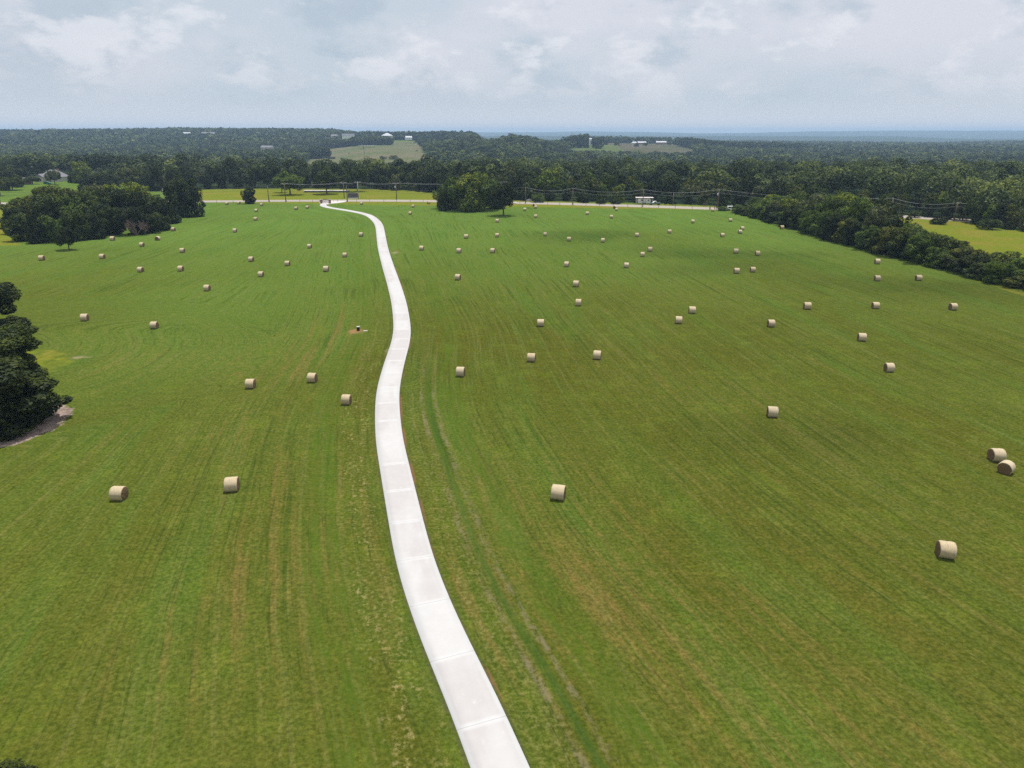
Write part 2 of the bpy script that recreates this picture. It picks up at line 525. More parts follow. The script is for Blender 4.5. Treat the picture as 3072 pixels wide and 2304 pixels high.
ground_me = mesh_np('ground', V, F, smooth=True)
fattr(ground_me, 'u', u); fattr(ground_me, 'along', tt); fattr(ground_me, 'swath', sw); fattr(ground_me, 'lush', np.clip(lush, 0, 1))
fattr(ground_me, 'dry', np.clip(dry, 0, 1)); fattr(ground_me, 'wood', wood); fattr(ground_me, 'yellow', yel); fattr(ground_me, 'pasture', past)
fattr(ground_me, 'dirt', np.clip(dirt, 0, 1)); fattr(ground_me, 'clay', clay); fattr(ground_me, 'sand', sand); fattr(ground_me, 'farm', farmm.astype(float))

gm = bpy.data.materials.new('grass ground'); gm.use_nodes = True
T = NT(gm.node_tree)
geo = T.n('ShaderNodeNewGeometry'); pos = geo.outputs['Position']
aU = T.attr('u'); aT = T.attr('along'); aS = T.attr('swath'); aL = T.attr('lush'); aD = T.attr('dry')
wob = T.math('MULTIPLY', T.math('SUBTRACT', T.noise(pos, 0.045, 2), 0.5), 1.6)
aSw = T.math('ADD', aS, wob)
spx = T.n('ShaderNodeSeparateXYZ'); T.link(pos, spx.inputs[0])
streak = T.noise(T.xyz(T.math('MULTIPLY', aSw, 0.75), T.math('MULTIPLY', spx.outputs[1], 0.035), 0.0), 1.0, 4, 0.65)
fine = T.noise(T.xyz(T.math('MULTIPLY', aSw, 2.6), T.math('MULTIPLY', spx.outputs[1], 0.10), 3.0), 1.0, 3, 0.6)
broad = T.noise(T.xyz(T.math('MULTIPLY', aSw, 0.13), T.math('MULTIPLY', spx.outputs[1], 0.018), 8.0), 1.0, 3, 0.6)
gr1 = T.noise(pos, 3.2, 4, 0.75)
gr2 = T.noise(pos, 0.9, 6, 0.75)
gr3 = T.noise(pos, 0.22, 4, 0.6)
olive = (0.086, 0.095, 0.0125); green = (0.112, 0.196, 0.032); brightg = (0.070, 0.145, 0.020); dryc = (0.175, 0.128, 0.036)
c = T.mix(aL, olive, green)
c = T.mix(T.math('MULTIPLY', T.ss(broad, 0.45, 0.7), 0.45), c, brightg)
c = T.mix(T.math('MULTIPLY', T.ss(gr3, 0.48, 0.70), 0.42), c, (0.118, 0.158, 0.018))
# dry hay residue in streaks
dfac = T.math('MULTIPLY', T.math('ADD', T.ss(streak, 0.47, 0.68), T.math('MULTIPLY', T.ss(gr2, 0.5, 0.75), 0.6)), T.ss(aD, 0.0, 0.75), clamp=True)
c = T.mix(T.math('MULTIPLY', dfac, 0.68), c, dryc)
lines = T.noise(T.xyz(T.math('MULTIPLY', aSw, 1.5), T.math('MULTIPLY', spx.outputs[1], 0.022), 21.0), 1.0, 2, 0.5)
lgap = T.ss(T.noise(pos, 0.05, 3, 0.6), 0.40, 0.58)
c = T.mix(T.math('MULTIPLY', T.math('MULTIPLY', T.ss(lines, 0.565, 0.62), lgap), 0.42), c, (0.036, 0.062, 0.010))
c = T.mix(T.math('MULTIPLY', T.ss(lines, 0.43, 0.36), 0.30), c, (0.150, 0.150, 0.040))
c = T.mix(T.math('MULTIPLY', T.ss(fine, 0.55, 0.72), 0.50), c, (0.036, 0.056, 0.010))
c = T.mix(T.math('MULTIPLY', T.ss(fine, 0.46, 0.30), 0.32), c, (0.155, 0.165, 0.045))
# mottling of the turf itself
c = T.mix(T.ss(gr1, 0.30, 0.72), T.vmath('MULTIPLY', c, (0.60, 0.64, 0.55)), T.vmath('MULTIPLY', c, (1.40, 1.33, 1.50)))
c = T.mix(T.ss(gr2, 0.30, 0.72), T.vmath('MULTIPLY', c, (0.80, 0.88, 0.80)), T.vmath('MULTIPLY', c, (1.22, 1.12, 1.18)))
# beside the driveway: bands of mown straw on the left, wheel ruts on the right
nearf = T.ss(spx.outputs[1], 150, 70)
bandn = T.noise(T.xyz(T.math('MULTIPLY', aU, 1.3), T.math('MULTIPLY', aT, 0.14), 1.0), 1.0, 4, 0.7)
brk = T.noise(pos, 1.6, 4, 0.75)
straw = (0.29, 0.24, 0.10)
aUw = T.math('ADD', aU, T.math('MULTIPLY', wob, 0.9))
greenb = T.math('ADD', T.band(aUw, -7.2, 2.4), T.band(aUw, 8.4, 2.2))
c = T.mix(T.math('MULTIPLY', T.math('MULTIPLY', greenb, T.ss(bandn, 0.38, 0.62)), 0.5), c, (0.068, 0.122, 0.012))
lband = T.math('MULTIPLY', T.band(aU, -3.9, 2.4), T.ss(brk, 0.50, 0.66))
lband = T.math('MULTIPLY', lband, T.ss(bandn, 0.42, 0.62))
c = T.mix(T.math('MULTIPLY', T.math('MULTIPLY', lband, 0.85), nearf), c, straw)
rband = T.math('MULTIPLY', T.band(aU, 3.4, 2.0), T.ss(brk, 0.48, 0.70))
c = T.mix(T.math('MULTIPLY', T.math('MULTIPLY', rband, 0.32), nearf), c, straw)
ruts = T.math('ADD', T.band(T.math('ADD', aU, T.math('MULTIPLY', wob, 0.22)), 4.5, 0.40), T.band(T.math('ADD', aU, T.math('MULTIPLY', wob, 0.22)), 6.15, 0.40))
rutn = T.ss(T.noise(T.xyz(aU, T.math('MULTIPLY', aT, 0.22), 4.0), 1.0, 5, 0.75), 0.42, 0.62)
rf = T.math('MULTIPLY', T.math('MULTIPLY', ruts, rutn), T.math('MULTIPLY', T.ss(spx.outputs[1], 118, 85), T.ss(brk, 0.36, 0.54)))
c = T.mix(T.math('MULTIPLY', rf, 0.70), c, (0.20, 0.165, 0.095))
midr = T.math('MULTIPLY', T.band(aU, 5.3, 0.5), nearf)
c = T.mix(T.math('MULTIPLY', midr, 0.45), c, (0.040, 0.095, 0.016))
# disturbed soil right along the slab
edge = T.math('MULTIPLY', T.band(aU, 1.62, 0.33), T.ss(T.noise(T.xyz(aU, T.math('MULTIPLY', aT, 0.10), 9.0), 1.0, 3, 0.6), 0.50, 0.60))
c = T.mix(T.math('MULTIPLY', edge, 0.85), c, (0.23, 0.115, 0.06))
edgeb = T.band(T.math('ABSOLUTE', aU), 1.62, 0.24)
c = T.mix(T.math('MULTIPLY', T.math('MULTIPLY', edgeb, 0.6), T.ss(brk, 0.35, 0.6)), c, (0.085, 0.075, 0.042))
# bare patches
dm = T.math('MULTIPLY', T.ss(T.math('MULTIPLY', T.attr('dirt'), T.math('ADD', 0.4, T.math('MULTIPLY', T.noise(pos, 1.4, 5, 0.75), 1.3))), 0.36, 0.72), 0.85)
c = T.mix(dm, c, T.mix(T.ss(T.attr('clay'), 0.1, 0.4), (0.34, 0.27, 0.18), (0.31, 0.175, 0.085)))
sm = T.ss(T.math('ADD', T.math('MULTIPLY', T.attr('sand'), 0.9), T.math('MULTIPLY', T.math('SUBTRACT', T.noise(pos, 0.8, 4, 0.7), 0.5), 0.6)), 0.45, 0.62)
c = T.mix(sm, c, T.mix(T.ss(gr2, 0.35, 0.65), (0.20, 0.15, 0.12), (0.40, 0.31, 0.26)))
# unmown yellow-green meadow
ym = T.ss(T.math('ADD', T.attr('yellow'), T.math('MULTIPLY', T.math('SUBTRACT', T.noise(pos, 0.35, 4), 0.5), 0.7)), 0.38, 0.62)
ycol = T.mix(T.ss(T.noise(pos, 0.06, 4, 0.6), 0.42, 0.70), (0.160, 0.192, 0.018), (0.215, 0.190, 0.032))
ycol = T.mix(T.ss(gr2, 0.3, 0.75), T.vmath('MULTIPLY', ycol, (0.75, 0.8, 0.7)), T.vmath('MULTIPLY', ycol, (1.2, 1.15, 1.2)))
c = T.mix(ym, c, ycol)
pcol = T.mix(T.ss(T.noise(pos, 0.008, 5, 0.65), 0.42, 0.60), (0.120, 0.135, 0.058), (0.165, 0.148, 0.085))
pcol = T.mix(T.ss(T.noise(pos, 0.05, 4, 0.6), 0.55, 0.72), pcol, (0.09, 0.12, 0.045))
pcol = T.mix(T.attr('farm'), pcol, T.vmath('MULTIPLY', pcol, (0.74, 0.70, 0.80)))
c = T.mix(T.attr('pasture'), c, pcol)
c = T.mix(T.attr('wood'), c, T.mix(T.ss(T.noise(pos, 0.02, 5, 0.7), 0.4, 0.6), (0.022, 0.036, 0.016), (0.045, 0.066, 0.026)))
bs = T.n('ShaderNodeBsdfDiffuse'); T.put(bs.inputs[0], c); bs.inputs[1].default_value = 0.8
bn = T.n('ShaderNodeBump'); bn.inputs['Strength'].default_value = 0.55; bn.inputs['Distance'].default_value = 0.12
hgt = T.math('ADD', T.math('MULTIPLY', gr1, 0.8), T.math('ADD', T.math('MULTIPLY', gr2, 1.2), T.math('MULTIPLY', fine, -0.6)))
T.link(hgt, bn.inputs['Height']); T.link(bn.outputs[0], bs.inputs['Normal'])
o = T.n('ShaderNodeOutputMaterial'); T.link(bs.outputs[0], o.inputs[0])
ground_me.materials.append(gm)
tag(obj('ground', ground_me), kind='structure')

# ------------------------------------------------------------------ roads
def ribbon(name, line, w, z0, z1, mat, kind='structure', taper=None):
    L = np.array(line); n = len(L)
    d = np.gradient(L, axis=0); d /= np.linalg.norm(d, axis=1)[:, None]
    nr = np.stack([d[:, 1], -d[:, 0]], 1)
    s = np.concatenate([[0], np.cumsum(np.linalg.norm(np.diff(L, axis=0), axis=1))])
    V = []; U = []; S = []
    offs = [-w / 2 - 0.02, -w / 2, -w / 4, 0, w / 4, w / 2, w / 2 + 0.02]; zs = [z0, z1, z1, z1, z1, z1, z0]
    for k in range(len(offs)):
        p = L + nr * offs[k]
        g = terrain(p[:, 0], p[:, 1])
        V.append(np.stack([p[:, 0], p[:, 1], g + zs[k]], 1)); U.append(np.full(n, offs[k])); S.append(s)
    V = np.concatenate(V); m = len(offs)
    F = []
    for k in range(m - 1):
        i = np.arange(n - 1)
        F.append(np.stack([k * n + i, (k + 1) * n + i, (k + 1) * n + i + 1, k * n + i + 1], 1))
    F = np.concatenate(F)
    me = mesh_np(name, V, F, mat)
    fattr(me, 'u', np.concatenate(U)); fattr(me, 'along', np.concatenate(S))
    o = obj(name, me)
    if kind: tag(o, kind=kind)
    return o

cm = bpy.data.materials.new('driveway concrete'); cm.use_nodes = True
T = NT(cm.node_tree)
geo = T.n('ShaderNodeNewGeometry'); pos = geo.outputs['Position']
aU = T.attr('u'); aT = T.attr('along')
sl = T.math('DIVIDE', aT, 6.1)
cell = T.math('FLOOR', sl); fr = T.math('FRACT', sl)
wn = T.n('ShaderNodeTexWhiteNoise', noise_dimensions='1D'); T.put(wn.inputs['W'], cell)
big = T.noise(T.xyz(T.math('MULTIPLY', aU, 0.25), T.math('MULTIPLY', aT, 0.045), 2.0), 1.0, 3, 0.6)
tone = T.math('ADD', T.math('MULTIPLY', wn.outputs[0], 0.55), T.math('MULTIPLY', T.ss(big, 0.40, 0.60), 0.55))
c = T.mix(T.ss(tone, 0.25, 0.85), (0.450, 0.443, 0.434), (0.405, 0.386, 0.376))
inner = T.math('MULTIPLY', T.ss(T.math('ABSOLUTE', aU), 1.42, 1.15), T.math('MULTIPLY', T.ss(fr, 0.01, 0.07), T.ss(fr, 0.99, 0.93)))
edge_n = T.noise(pos, 1.6, 5, 0.7)
inner = T.math('MULTIPLY', inner, T.ss(edge_n, 0.22, 0.42))
c = T.mix(inner, (0.470, 0.466, 0.460), c)
c = T.mix(T.ss(T.noise(pos, 0.9, 5, 0.7), 0.35, 0.75), T.vmath('MULTIPLY', c, (0.97, 0.97, 0.97)), T.vmath('MULTIPLY', c, (1.03, 1.03, 1.03)))
joint = T.math('LESS_THAN', T.math('ABSOLUTE', T.math('SUBTRACT', fr, 0.5)), 0.0)
jl = T.math('ADD', T.ss(fr, 0.006, 0.002), T.ss(fr, 0.994, 0.998))
c = T.mix(T.math('MULTIPLY', jl, 0.7), c, (0.30, 0.28, 0.27))
b = T.n('ShaderNodeBsdfPrincipled'); T.put(b.inputs['Base Color'], c); b.inputs['Roughness'].default_value = 0.85; b.inputs['Specular IOR Level'].default_value = 0.25
o = T.n('ShaderNodeOutputMaterial'); T.link(b.outputs[0], o.inputs[0])
ribbon('driveway', CL, DW, -0.1, 0.09, cm)

rm = bpy.data.materials.new('road surface'); rm.use_nodes = True
T = NT(rm.node_tree)
geo = T.n('ShaderNodeNewGeometry'); pos = geo.outputs['Position']; aU = T.attr('u'); aT = T.attr('along')
wh = T.math('ADD', T.band(aU, -1.7, 0.9), T.band(aU, 1.7, 0.9))
c = T.mix(T.noise(pos, 0.35, 5, 0.7), (0.25, 0.225, 0.20), (0.36, 0.325, 0.285))
c = T.mix(T.math('MULTIPLY', wh, 0.4), c, (0.22, 0.205, 0.19))
c = T.mix(T.ss(T.math('ABSOLUTE', aU), 3.4, 4.6), c, (0.33, 0.265, 0.17))
b = T.n('ShaderNodeBsdfPrincipled'); T.put(b.inputs['Base Color'], c); b.inputs['Roughness'].default_value = 0.9
o = T.n('ShaderNodeOutputMaterial'); T.link(b.outputs[0], o.inputs[0])
ribbon('road', RDL, 11.5, -0.1, 0.05, rm)

# concrete apron between gate and road
ap = [flat(*p) for p in ((962, 613.5), (958, 608), (960, 602.5), (1040, 603.5), (1036, 606.5), (1010, 610), (994, 611.5), (984, 613.5))]
mb = MB()
n = len(ap)
mb.face([(x, y, 0.11) for x, y in ap][::-1] if sum((ap[i][0] - ap[i - 1][0]) * (ap[i][1] + ap[i - 1][1]) for i in range(n)) > 0 else [(x, y, 0.11) for x, y in ap])
for i in range(n):
    a0 = ap[i - 1]; a1 = ap[i]
    mb.face([(a0[0], a0[1], -0.05), (a1[0], a1[1], -0.05), (a1[0], a1[1], 0.11), (a0[0], a0[1], 0.11)])
tag(mb.build('driveway_apron', M['slab']), kind='structure')

# ------------------------------------------------------------------ hay bales
def bale_mesh(seed):
    rng = np.random.default_rng(seed)
    n = 40; r0 = 0.76; hl = 0.66
    prof = [(-hl, 0.0), (-hl, r0 * 0.45), (-hl + 0.005, r0 * 0.78), (-hl + 0.03, r0 * 0.94), (-hl + 0.10, r0 * 0.995), (-hl * 0.5, r0 * 1.01), (0, r0 * 1.0), (hl * 0.5, r0 * 1.01),
            (hl - 0.10, r0 * 0.995), (hl - 0.03, r0 * 0.94), (hl - 0.005, r0 * 0.78), (hl, r0 * 0.45), (hl, 0.0)]
    V = []
    for j, (x, r) in enumerate(prof):
        for k in range(n):
            a = 2 * math.pi * k / n
            rr = r * (1 + 0.012 * rng.standard_normal() + 0.02 * math.sin(2 * a + seed))
            y = rr * math.cos(a) * 1.02; z = rr * math.sin(a)
            z = max(z, -r0 * 0.90 + 0.05 * abs(y)) if r > 0.1 else z
            V.append((x + 0.012 * rng.standard_normal() * (1 if j in (1, 2, 10, 11) else 0.2), y, z + r0 * 0.88))
    F = []; fm = []
    for j in range(len(prof) - 1):
        for k in range(n):
            F.append((j * n + k, j * n + (k + 1) % n, (j + 1) * n + (k + 1) % n, (j + 1) * n + k)); fm.append(1 if j < 3 or j > len(prof) - 5 else 0)
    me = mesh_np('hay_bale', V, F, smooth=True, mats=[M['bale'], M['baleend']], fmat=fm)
    return me

bm_ = bpy.data.materials.new('net wrapped straw'); bm_.use_nodes = True
T = NT(bm_.node_tree)
tcn = T.n('ShaderNodeTexCoord'); op = tcn.outputs['Object']
oi = T.n('ShaderNodeObjectInfo')
sx = T.n('ShaderNodeSeparateXYZ'); T.link(op, sx.inputs[0])
st = T.noise(T.vmath('MULTIPLY', op, (14, 2.2, 2.2)), 1.6, 4, 0.7)
c = T.mix(T.ss(st, 0.3, 0.7), (0.29, 0.22, 0.12), (0.55, 0.475, 0.325))
c = T.mix(T.ss(T.noise(op, 2.0, 3), 0.4, 0.7), c, (0.46, 0.36, 0.21))
c = T.mix(T.math('MULTIPLY', oi.outputs['Random'], 0.45), c, (0.48, 0.41, 0.30))
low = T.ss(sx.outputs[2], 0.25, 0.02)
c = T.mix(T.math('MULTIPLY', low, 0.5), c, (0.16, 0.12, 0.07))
b = T.n('ShaderNodeBsdfPrincipled'); T.put(b.inputs['Base Color'], c); b.inputs['Roughness'].default_value = 0.75; b.inputs['Specular IOR Level'].default_value = 0.2
bnn = T.n('ShaderNodeBump'); bnn.inputs['Strength'].default_value = 0.5; bnn.inputs['Distance'].default_value = 0.03; T.link(st, bnn.inputs['Height']); T.link(bnn.outputs[0], b.inputs['Normal'])
o = T.n('ShaderNodeOutputMaterial'); T.link(b.outputs[0], o.inputs[0])
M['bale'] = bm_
be = bpy.data.materials.new('rolled straw end'); be.use_nodes = True
T = NT(be.node_tree)
tcn = T.n('ShaderNodeTexCoord'); op = tcn.outputs['Object']
rad = T.n('ShaderNodeVectorMath', operation='LENGTH'); T.link(T.vmath('MULTIPLY', T.vmath('SUBTRACT', op, (0, 0, 0.67)), (0, 1, 1)), rad.inputs[0])
rings = T.math('SINE', T.math('ADD', T.math('MULTIPLY', rad.outputs['Value'], 55), T.math('MULTIPLY', T.noise(op, 3, 3), 6)))
c = T.mix(T.ss(rings, -0.6, 0.8), (0.085, 0.052, 0.028), (0.20, 0.135, 0.072))
c = T.mix(T.ss(T.noise(op, 9, 4, 0.7), 0.50, 0.72), c, (0.27, 0.20, 0.12))
b = T.n('ShaderNodeBsdfPrincipled'); T.put(b.inputs['Base Color'], c); b.inputs['Roughness'].default_value = 0.9; b.inputs['Specular IOR Level'].default_value = 0.1
o = T.n('ShaderNodeOutputMaterial'); T.link(b.outputs[0], o.inputs[0])
M['baleend'] = be

BALES = [(680.5, 610.8), (716, 608.7), (768.5, 631.6), (519.6, 687.9), (704.4, 691.9), (337, 715.7), (472.6, 715.3), (425.2, 733.8), (546.7, 751.5), (124.8, 774.3),
         (306.6, 769.6), (753.3, 777.8), (421.3, 808.6), (542, 806.1), (620.9, 864), (253.5, 952.2), (462.5, 975), (751.2, 1150.7), (784.8, 614), (766.4, 657),
         (888.2, 625.2), (921.9, 621.6), (1084.3, 610.4), (1239.4, 618.7), (1230.4, 639.7), (1083.2, 704), (928.4, 738.4), (1034.4, 764.8), (862.2, 790.1), (977.9, 807.1),
         (782.6, 822.3), (1264.5, 744.6), (936.7, 1132.6), (1039.4, 1198.3), (1285.9, 608), (1574.3, 628.5), (1603, 615.3), (1607, 621), (1606.9, 649.1), (1491.7, 662.5),
         (1398.3, 709.9), (1491.7, 706.1), (1635.4, 702.7), (1706.9, 717.8), (1808.6, 721.6), (1761.8, 640.1), (1834, 650.4), (1845.3, 622.3), (1849.5, 628.4), (1376.6, 752.5),
         (1478, 752.5), (1700, 793), (1879.4, 796.1), (1373.5, 831.9), (1728.2, 851.8), (1735.4, 907.8), (1622, 968.3), (1594.2, 1072.1), (1791.7, 1064.9), (1381.8, 1115.4),
         (2138.4, 630.7), (2191.4, 660.3), (2078.4, 664.5), (2008.5, 694.6), (1910.9, 704.9), (2227, 685), (2220.4, 695.5), (2345.7, 682.3), (2167.3, 705.5), (1950, 748),
         (1927.8, 763.3), (2208, 753.7), (2272.8, 760.3), (2210.1, 812.5), (2258.6, 808.8), (2076.6, 930.3), (2036.2, 959.8), (2313.5, 969.8), (2422, 917.9), (2632, 784.8),
         (2632, 834.6), (2756, 833.3), (2627, 916), (2859.4, 920.2), (2586, 1011.3), (2667.9, 1102), (2317.7, 1234.9), (2990.3, 1365.5), (3019.5, 1401.5), (356, 1479),
         (695.2, 1453), (1675.5, 1477), (2838.2, 1649)]
ROT = {(472.6, 715.3): 88, (3019.5, 1401.5): 38, (695.2, 1453): 10, (253.5, 952.2): 8, (356, 1479): -2, (2838.2, 1649): -16, (1675.5, 1477): -14, (2345.7, 682.3): 4,
       (1603, 615.3): 60, (1845.3, 622.3): 55, (1285.9, 608): 20, (337, 715.7): 5, (125, 774): -3}
LAND = {'the black utility box': (1075, 988), 'the small lone tree': (208, 735), 'the iron gate': (977, 608),
        "the grove's round end tree": (561, 640), 'the dark cedar by the road': (750, 600), 'the drive bend past the box': (1205, 990),
        "the drive's far left bend": (1135, 670), 'the big round tree clump': (1400, 630), 'the tree beside the clump': (1511, 645),
        'the white camper': (1930, 605), 'the white van': (2203, 625), "the hedgerow's far end": (2260, 665), "the hedgerow's middle": (2653, 773),
        "the hedgerow's right end": (3072, 882), 'the right-hand cloud shadow': (2120, 745), 'the biggest left-edge tree': (150, 1180),
        'the upper left-edge tree': (100, 900), 'the lower right corner': (3072, 2304), 'the left-hand cloud shadow': (1750, 710), 'the dead brush': (430, 680)}
ORD = ['closest', 'second closest', 'third closest', 'fourth closest', 'fifth closest', 'sixth closest', 'seventh closest', 'eighth closest', 'ninth closest', 'tenth closest',
       'eleventh closest', 'twelfth closest'] + ['%dth closest' % k for k in range(13, 60)]
def landmark_labels(pts, lands):
    """for each point the landmark it ranks nearest to, as words that hold for that point alone"""
    rank = {}
    for ln, (lx, ly) in lands.items():
        o = sorted(range(len(pts)), key=lambda i: math.hypot(pts[i][0] - lx, pts[i][1] - ly))
        for k, i in enumerate(o): rank[(ln, i)] = k
    out = []
    for i, p in enumerate(pts):
        ln = min(lands, key=lambda l: (rank[(l, i)], math.hypot(p[0] - lands[l][0], p[1] - lands[l][1])))
        dx, dy = p[0] - lands[ln][0], p[1] - lands[ln][1]
        side = ('to its right' if dx > 0 else 'to its left') if abs(dx) > abs(dy) * 1.2 else ('below it' if dy > 0 else 'above it')
        out.append((ORD[rank[(ln, i)]], ln, side))
    return out
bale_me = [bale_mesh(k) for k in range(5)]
rnd = random.Random(4)
for i, (p, (o_, ln, side)) in enumerate(zip(BALES, landmark_labels(BALES, LAND))):
    X, Y = flat(p[0], p[1], 0.62)
    rot = ROT.get(p, rnd.uniform(-13, -3) if X > -18 else rnd.uniform(-5, 4))
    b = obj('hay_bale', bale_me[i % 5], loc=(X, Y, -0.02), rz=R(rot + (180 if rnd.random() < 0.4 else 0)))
    s = rnd.uniform(0.89, 0.97); b.scale = (s * rnd.uniform(0.94, 1.05), s, s)
    look = 'round bale seen end-on' if abs(rot) > 50 else 'round straw bale'
    tag(b, f'{look}, {o_} bale to {ln}, {side}', 'hay bale', 'round hay bales on the mown field')

# ------------------------------------------------------------------ trees
def leaf_quads(P_, N_, size, rng, aspect=0.62):
    """rhombic leaf sprays at points P with facing N"""
    n = len(P_)
    a = rng.standard_normal((n, 3)); a -= N_ * (a * N_).sum(1)[:, None]; a /= np.linalg.norm(a, axis=1)[:, None] + 1e-9
    b = np.cross(N_, a)
    s = (size * rng.uniform(0.6, 1.35, n))[:, None]
    fold = N_ * s * 0.18
    V = np.stack([P_ + a * s, P_ + b * s * aspect + fold, P_ - a * s, P_ - b * s * aspect + fold], 1).reshape(-1, 3)
    return V, np.arange(4 * n).reshape(n, 4)

def blobs_for(kind, rng):
    """clump centres and radii of a crown in a unit tree: height 1, crown radius about 0.5"""
    B = []
    if kind == 'pine':
        for k in range(26):
            z = 0.36 + 0.58 * rng.random() ** 0.8
            w = 0.40 * (1 - (z - 0.30) / 0.74) ** 0.7 + 0.03
            a = rng.uniform(0, 2 * math.pi); q = w * rng.uniform(0.4, 1)
            B.append((q * math.cos(a), q * math.sin(a), z, 0.13 * rng.uniform(0.7, 1.2)))
        B.append((0, 0, 0.93, 0.09))
    elif kind == 'bush':
        for k in range(20):
            a = rng.uniform(0, 2 * math.pi); q = 0.36 * math.sqrt(rng.random()); z = 0.22 + 0.5 * rng.random() * (1 - (q / 0.5) ** 2)
            B.append((q * math.cos(a), q * math.sin(a), z, rng.uniform(0.14, 0.24)))
    elif kind == 'column':
        for k in range(22):
            z = rng.uniform(0.12, 0.9); w = 0.34 * math.sin(math.pi * min(1, (z + 0.1) / 1.02)) ** 0.7
            a = rng.uniform(0, 2 * math.pi); q = w * rng.uniform(0.3, 1)
            B.append((q * math.cos(a), q * math.sin(a), z, rng.uniform(0.11, 0.18)))
    elif kind == 'full':      # crown down to the ground, for grove and hedge edges
        for k in range(34):
            z = 0.10 + 0.80 * rng.random(); w = 0.44 * math.sqrt(max(0.05, 1 - ((z - 0.42) / 0.56) ** 2))
            a = rng.uniform(0, 2 * math.pi); q = w * rng.uniform(0.35, 0.95)
            B.append((q * math.cos(a), q * math.sin(a), min(z, 0.88), rng.uniform(0.10, 0.19)))
    else:                     # 'oak': broad crown over a visible trunk
        for k in range(36):
            z = 0.34 + 0.50 * rng.random(); w = 0.44 * math.sqrt(max(0.05, 1 - ((z - 0.48) / 0.44) ** 2))
            a = rng.uniform(0, 2 * math.pi); q = w * rng.uniform(0.3, 1.0)
            B.append((q * math.cos(a), q * math.sin(a), z, rng.uniform(0.10, 0.17)))
    return np.array(B)

def crown_geo(kind, seed, nleaf, size):
    rng = np.random.default_rng(seed)
    B = blobs_for(kind, rng)
    # small twig tufts that break up the outline
    tuft = []
    for k in range(len(B) * 5):
        b = B[rng.integers(len(B))]; d = rng.standard_normal(3); d /= np.linalg.norm(d); d[2] = d[2] * 0.8 + 0.15
        tuft.append((*(b[:3] + d * b[3] * rng.uniform(0.85, 1.15)), b[3] * rng.uniform(0.22, 0.42)))
    allb = np.concatenate([B, np.array(tuft)])
    wgt = allb[:, 3] ** 2; wgt /= wgt.sum()
    m = int(nleaf * 1.8)
    idx = rng.choice(len(allb), m, p=wgt)
    d = rng.standard_normal((m, 3)); d /= np.linalg.norm(d, axis=1)[:, None]
    c = allb[idx]
    P_ = c[:, :3] + d * (c[:, 3] * rng.uniform(0.72, 1.08, m) ** 1)[:, None]
    inside = np.zeros(m, bool)
    for b in B:
        q = np.linalg.norm(P_ - b[:3], axis=1) < b[3] * 0.70
        inside |= q
    keep = np.where(~inside)[0][:nleaf]
    P_ = P_[keep]; N_ = d[keep] * 1.0 + rng.standard_normal((len(keep), 3)) * 0.38 + np.array([0, 0, 0.30])
    N_ /= np.linalg.norm(N_, axis=1)[:, None]
    P_[:, 2] = np.maximum(P_[:, 2], 0.015)
    return leaf_quads(P_, N_, size, rng) + (B,)

def trunk_mb(kind, B, rng, r=0.028):
    mb = MB()
    zt = 0.55 if kind in ('oak', 'full') else 0.88 if kind in ('pine', 'column') else 0.3
    lean = rng.uniform(-0.03, 0.03)
    mb.tube([(0, 0, -0.03), (0, 0, 0.02), (lean * 0.4, 0, zt * 0.35), (lean, lean * 0.5, zt)], [r * 1.7, r * 1.15, r * 0.85, r * 0.4], 8)
    for k in range(min(len(B), 12)):
        b = B[k]
        z0 = min(zt * 0.9, max(0.10, b[2] * 0.55)); t = z0 / zt
        mb.tube([(lean * t, 0, z0), ((b[0]) * 0.5, b[1] * 0.5, (z0 + b[2]) / 2 + 0.02), (b[0], b[1], b[2])], [r * 0.45, r * 0.28, r * 0.10], 5, cap=False)
    return mb

PROTO = {}
def proto(kind, lod, var):
    key = (kind, lod, var)
    if key not in PROTO:
        nleaf, size = {'near': (42000, 0.0150), 'mid': (9500, 0.024), 'far': (2600, 0.040)}[lod]
        if kind in ('bush', 'column'): nleaf = int(nleaf * 0.6)
        seed = hash((kind.__len__(), var * 7 + 3)) % 10000 + {'oak': 1, 'full': 2, 'pine': 3, 'bush': 4, 'column': 5}[kind] * 101 + var
        V, F, B = crown_geo(kind, seed, nleaf, size)
        cme = mesh_np('crown', V, F, M['leaf'])
        tme = trunk_mb(kind, B, random.Random(seed)).mesh('trunk', M['bark'], True)
        PROTO[key] = (cme, tme)
    return PROTO[key]

rt = random.Random(11)
DARK = (0.027, 0.037, 0.012); MID = (0.050, 0.068, 0.017); OLIVE = (0.082, 0.092, 0.022); LIME = (0.135, 0.165, 0.024); GREYG = (0.085, 0.097, 0.045); VIV = (0.074, 0.108, 0.020)
CNAME = {DARK: 'dark green', MID: 'deep green', OLIVE: 'olive green', LIME: 'yellow-green', GREYG: 'grey-green', VIV: 'fresh green'}
def tree(X, Y, h, w, kind='oak', lod='mid', colr=MID, label=None, cat='tree', name=None, group=None, z=None):
    z0 = float(terrain(X, Y)) if z is None else z
    cme, tme = proto(kind, lod, rt.randrange(3))
    nm = name or {'oak': 'oak_tree', 'full': 'broadleaf_tree', 'pine': 'pine_tree', 'bush': 'bush', 'column': 'young_tree'}[kind]
    root = empty(nm, (X, Y, z0), rt.uniform(0, 6.28), (w, w, h))
    tag(root, label, cat, group)
    cr = obj('crown', cme, root); tr = obj('trunk', tme, root)
    k = rt.uniform(0.88, 1.14)
    cr.color = (colr[0] * k, colr[1] * k, colr[2] * k, 1)
    return root

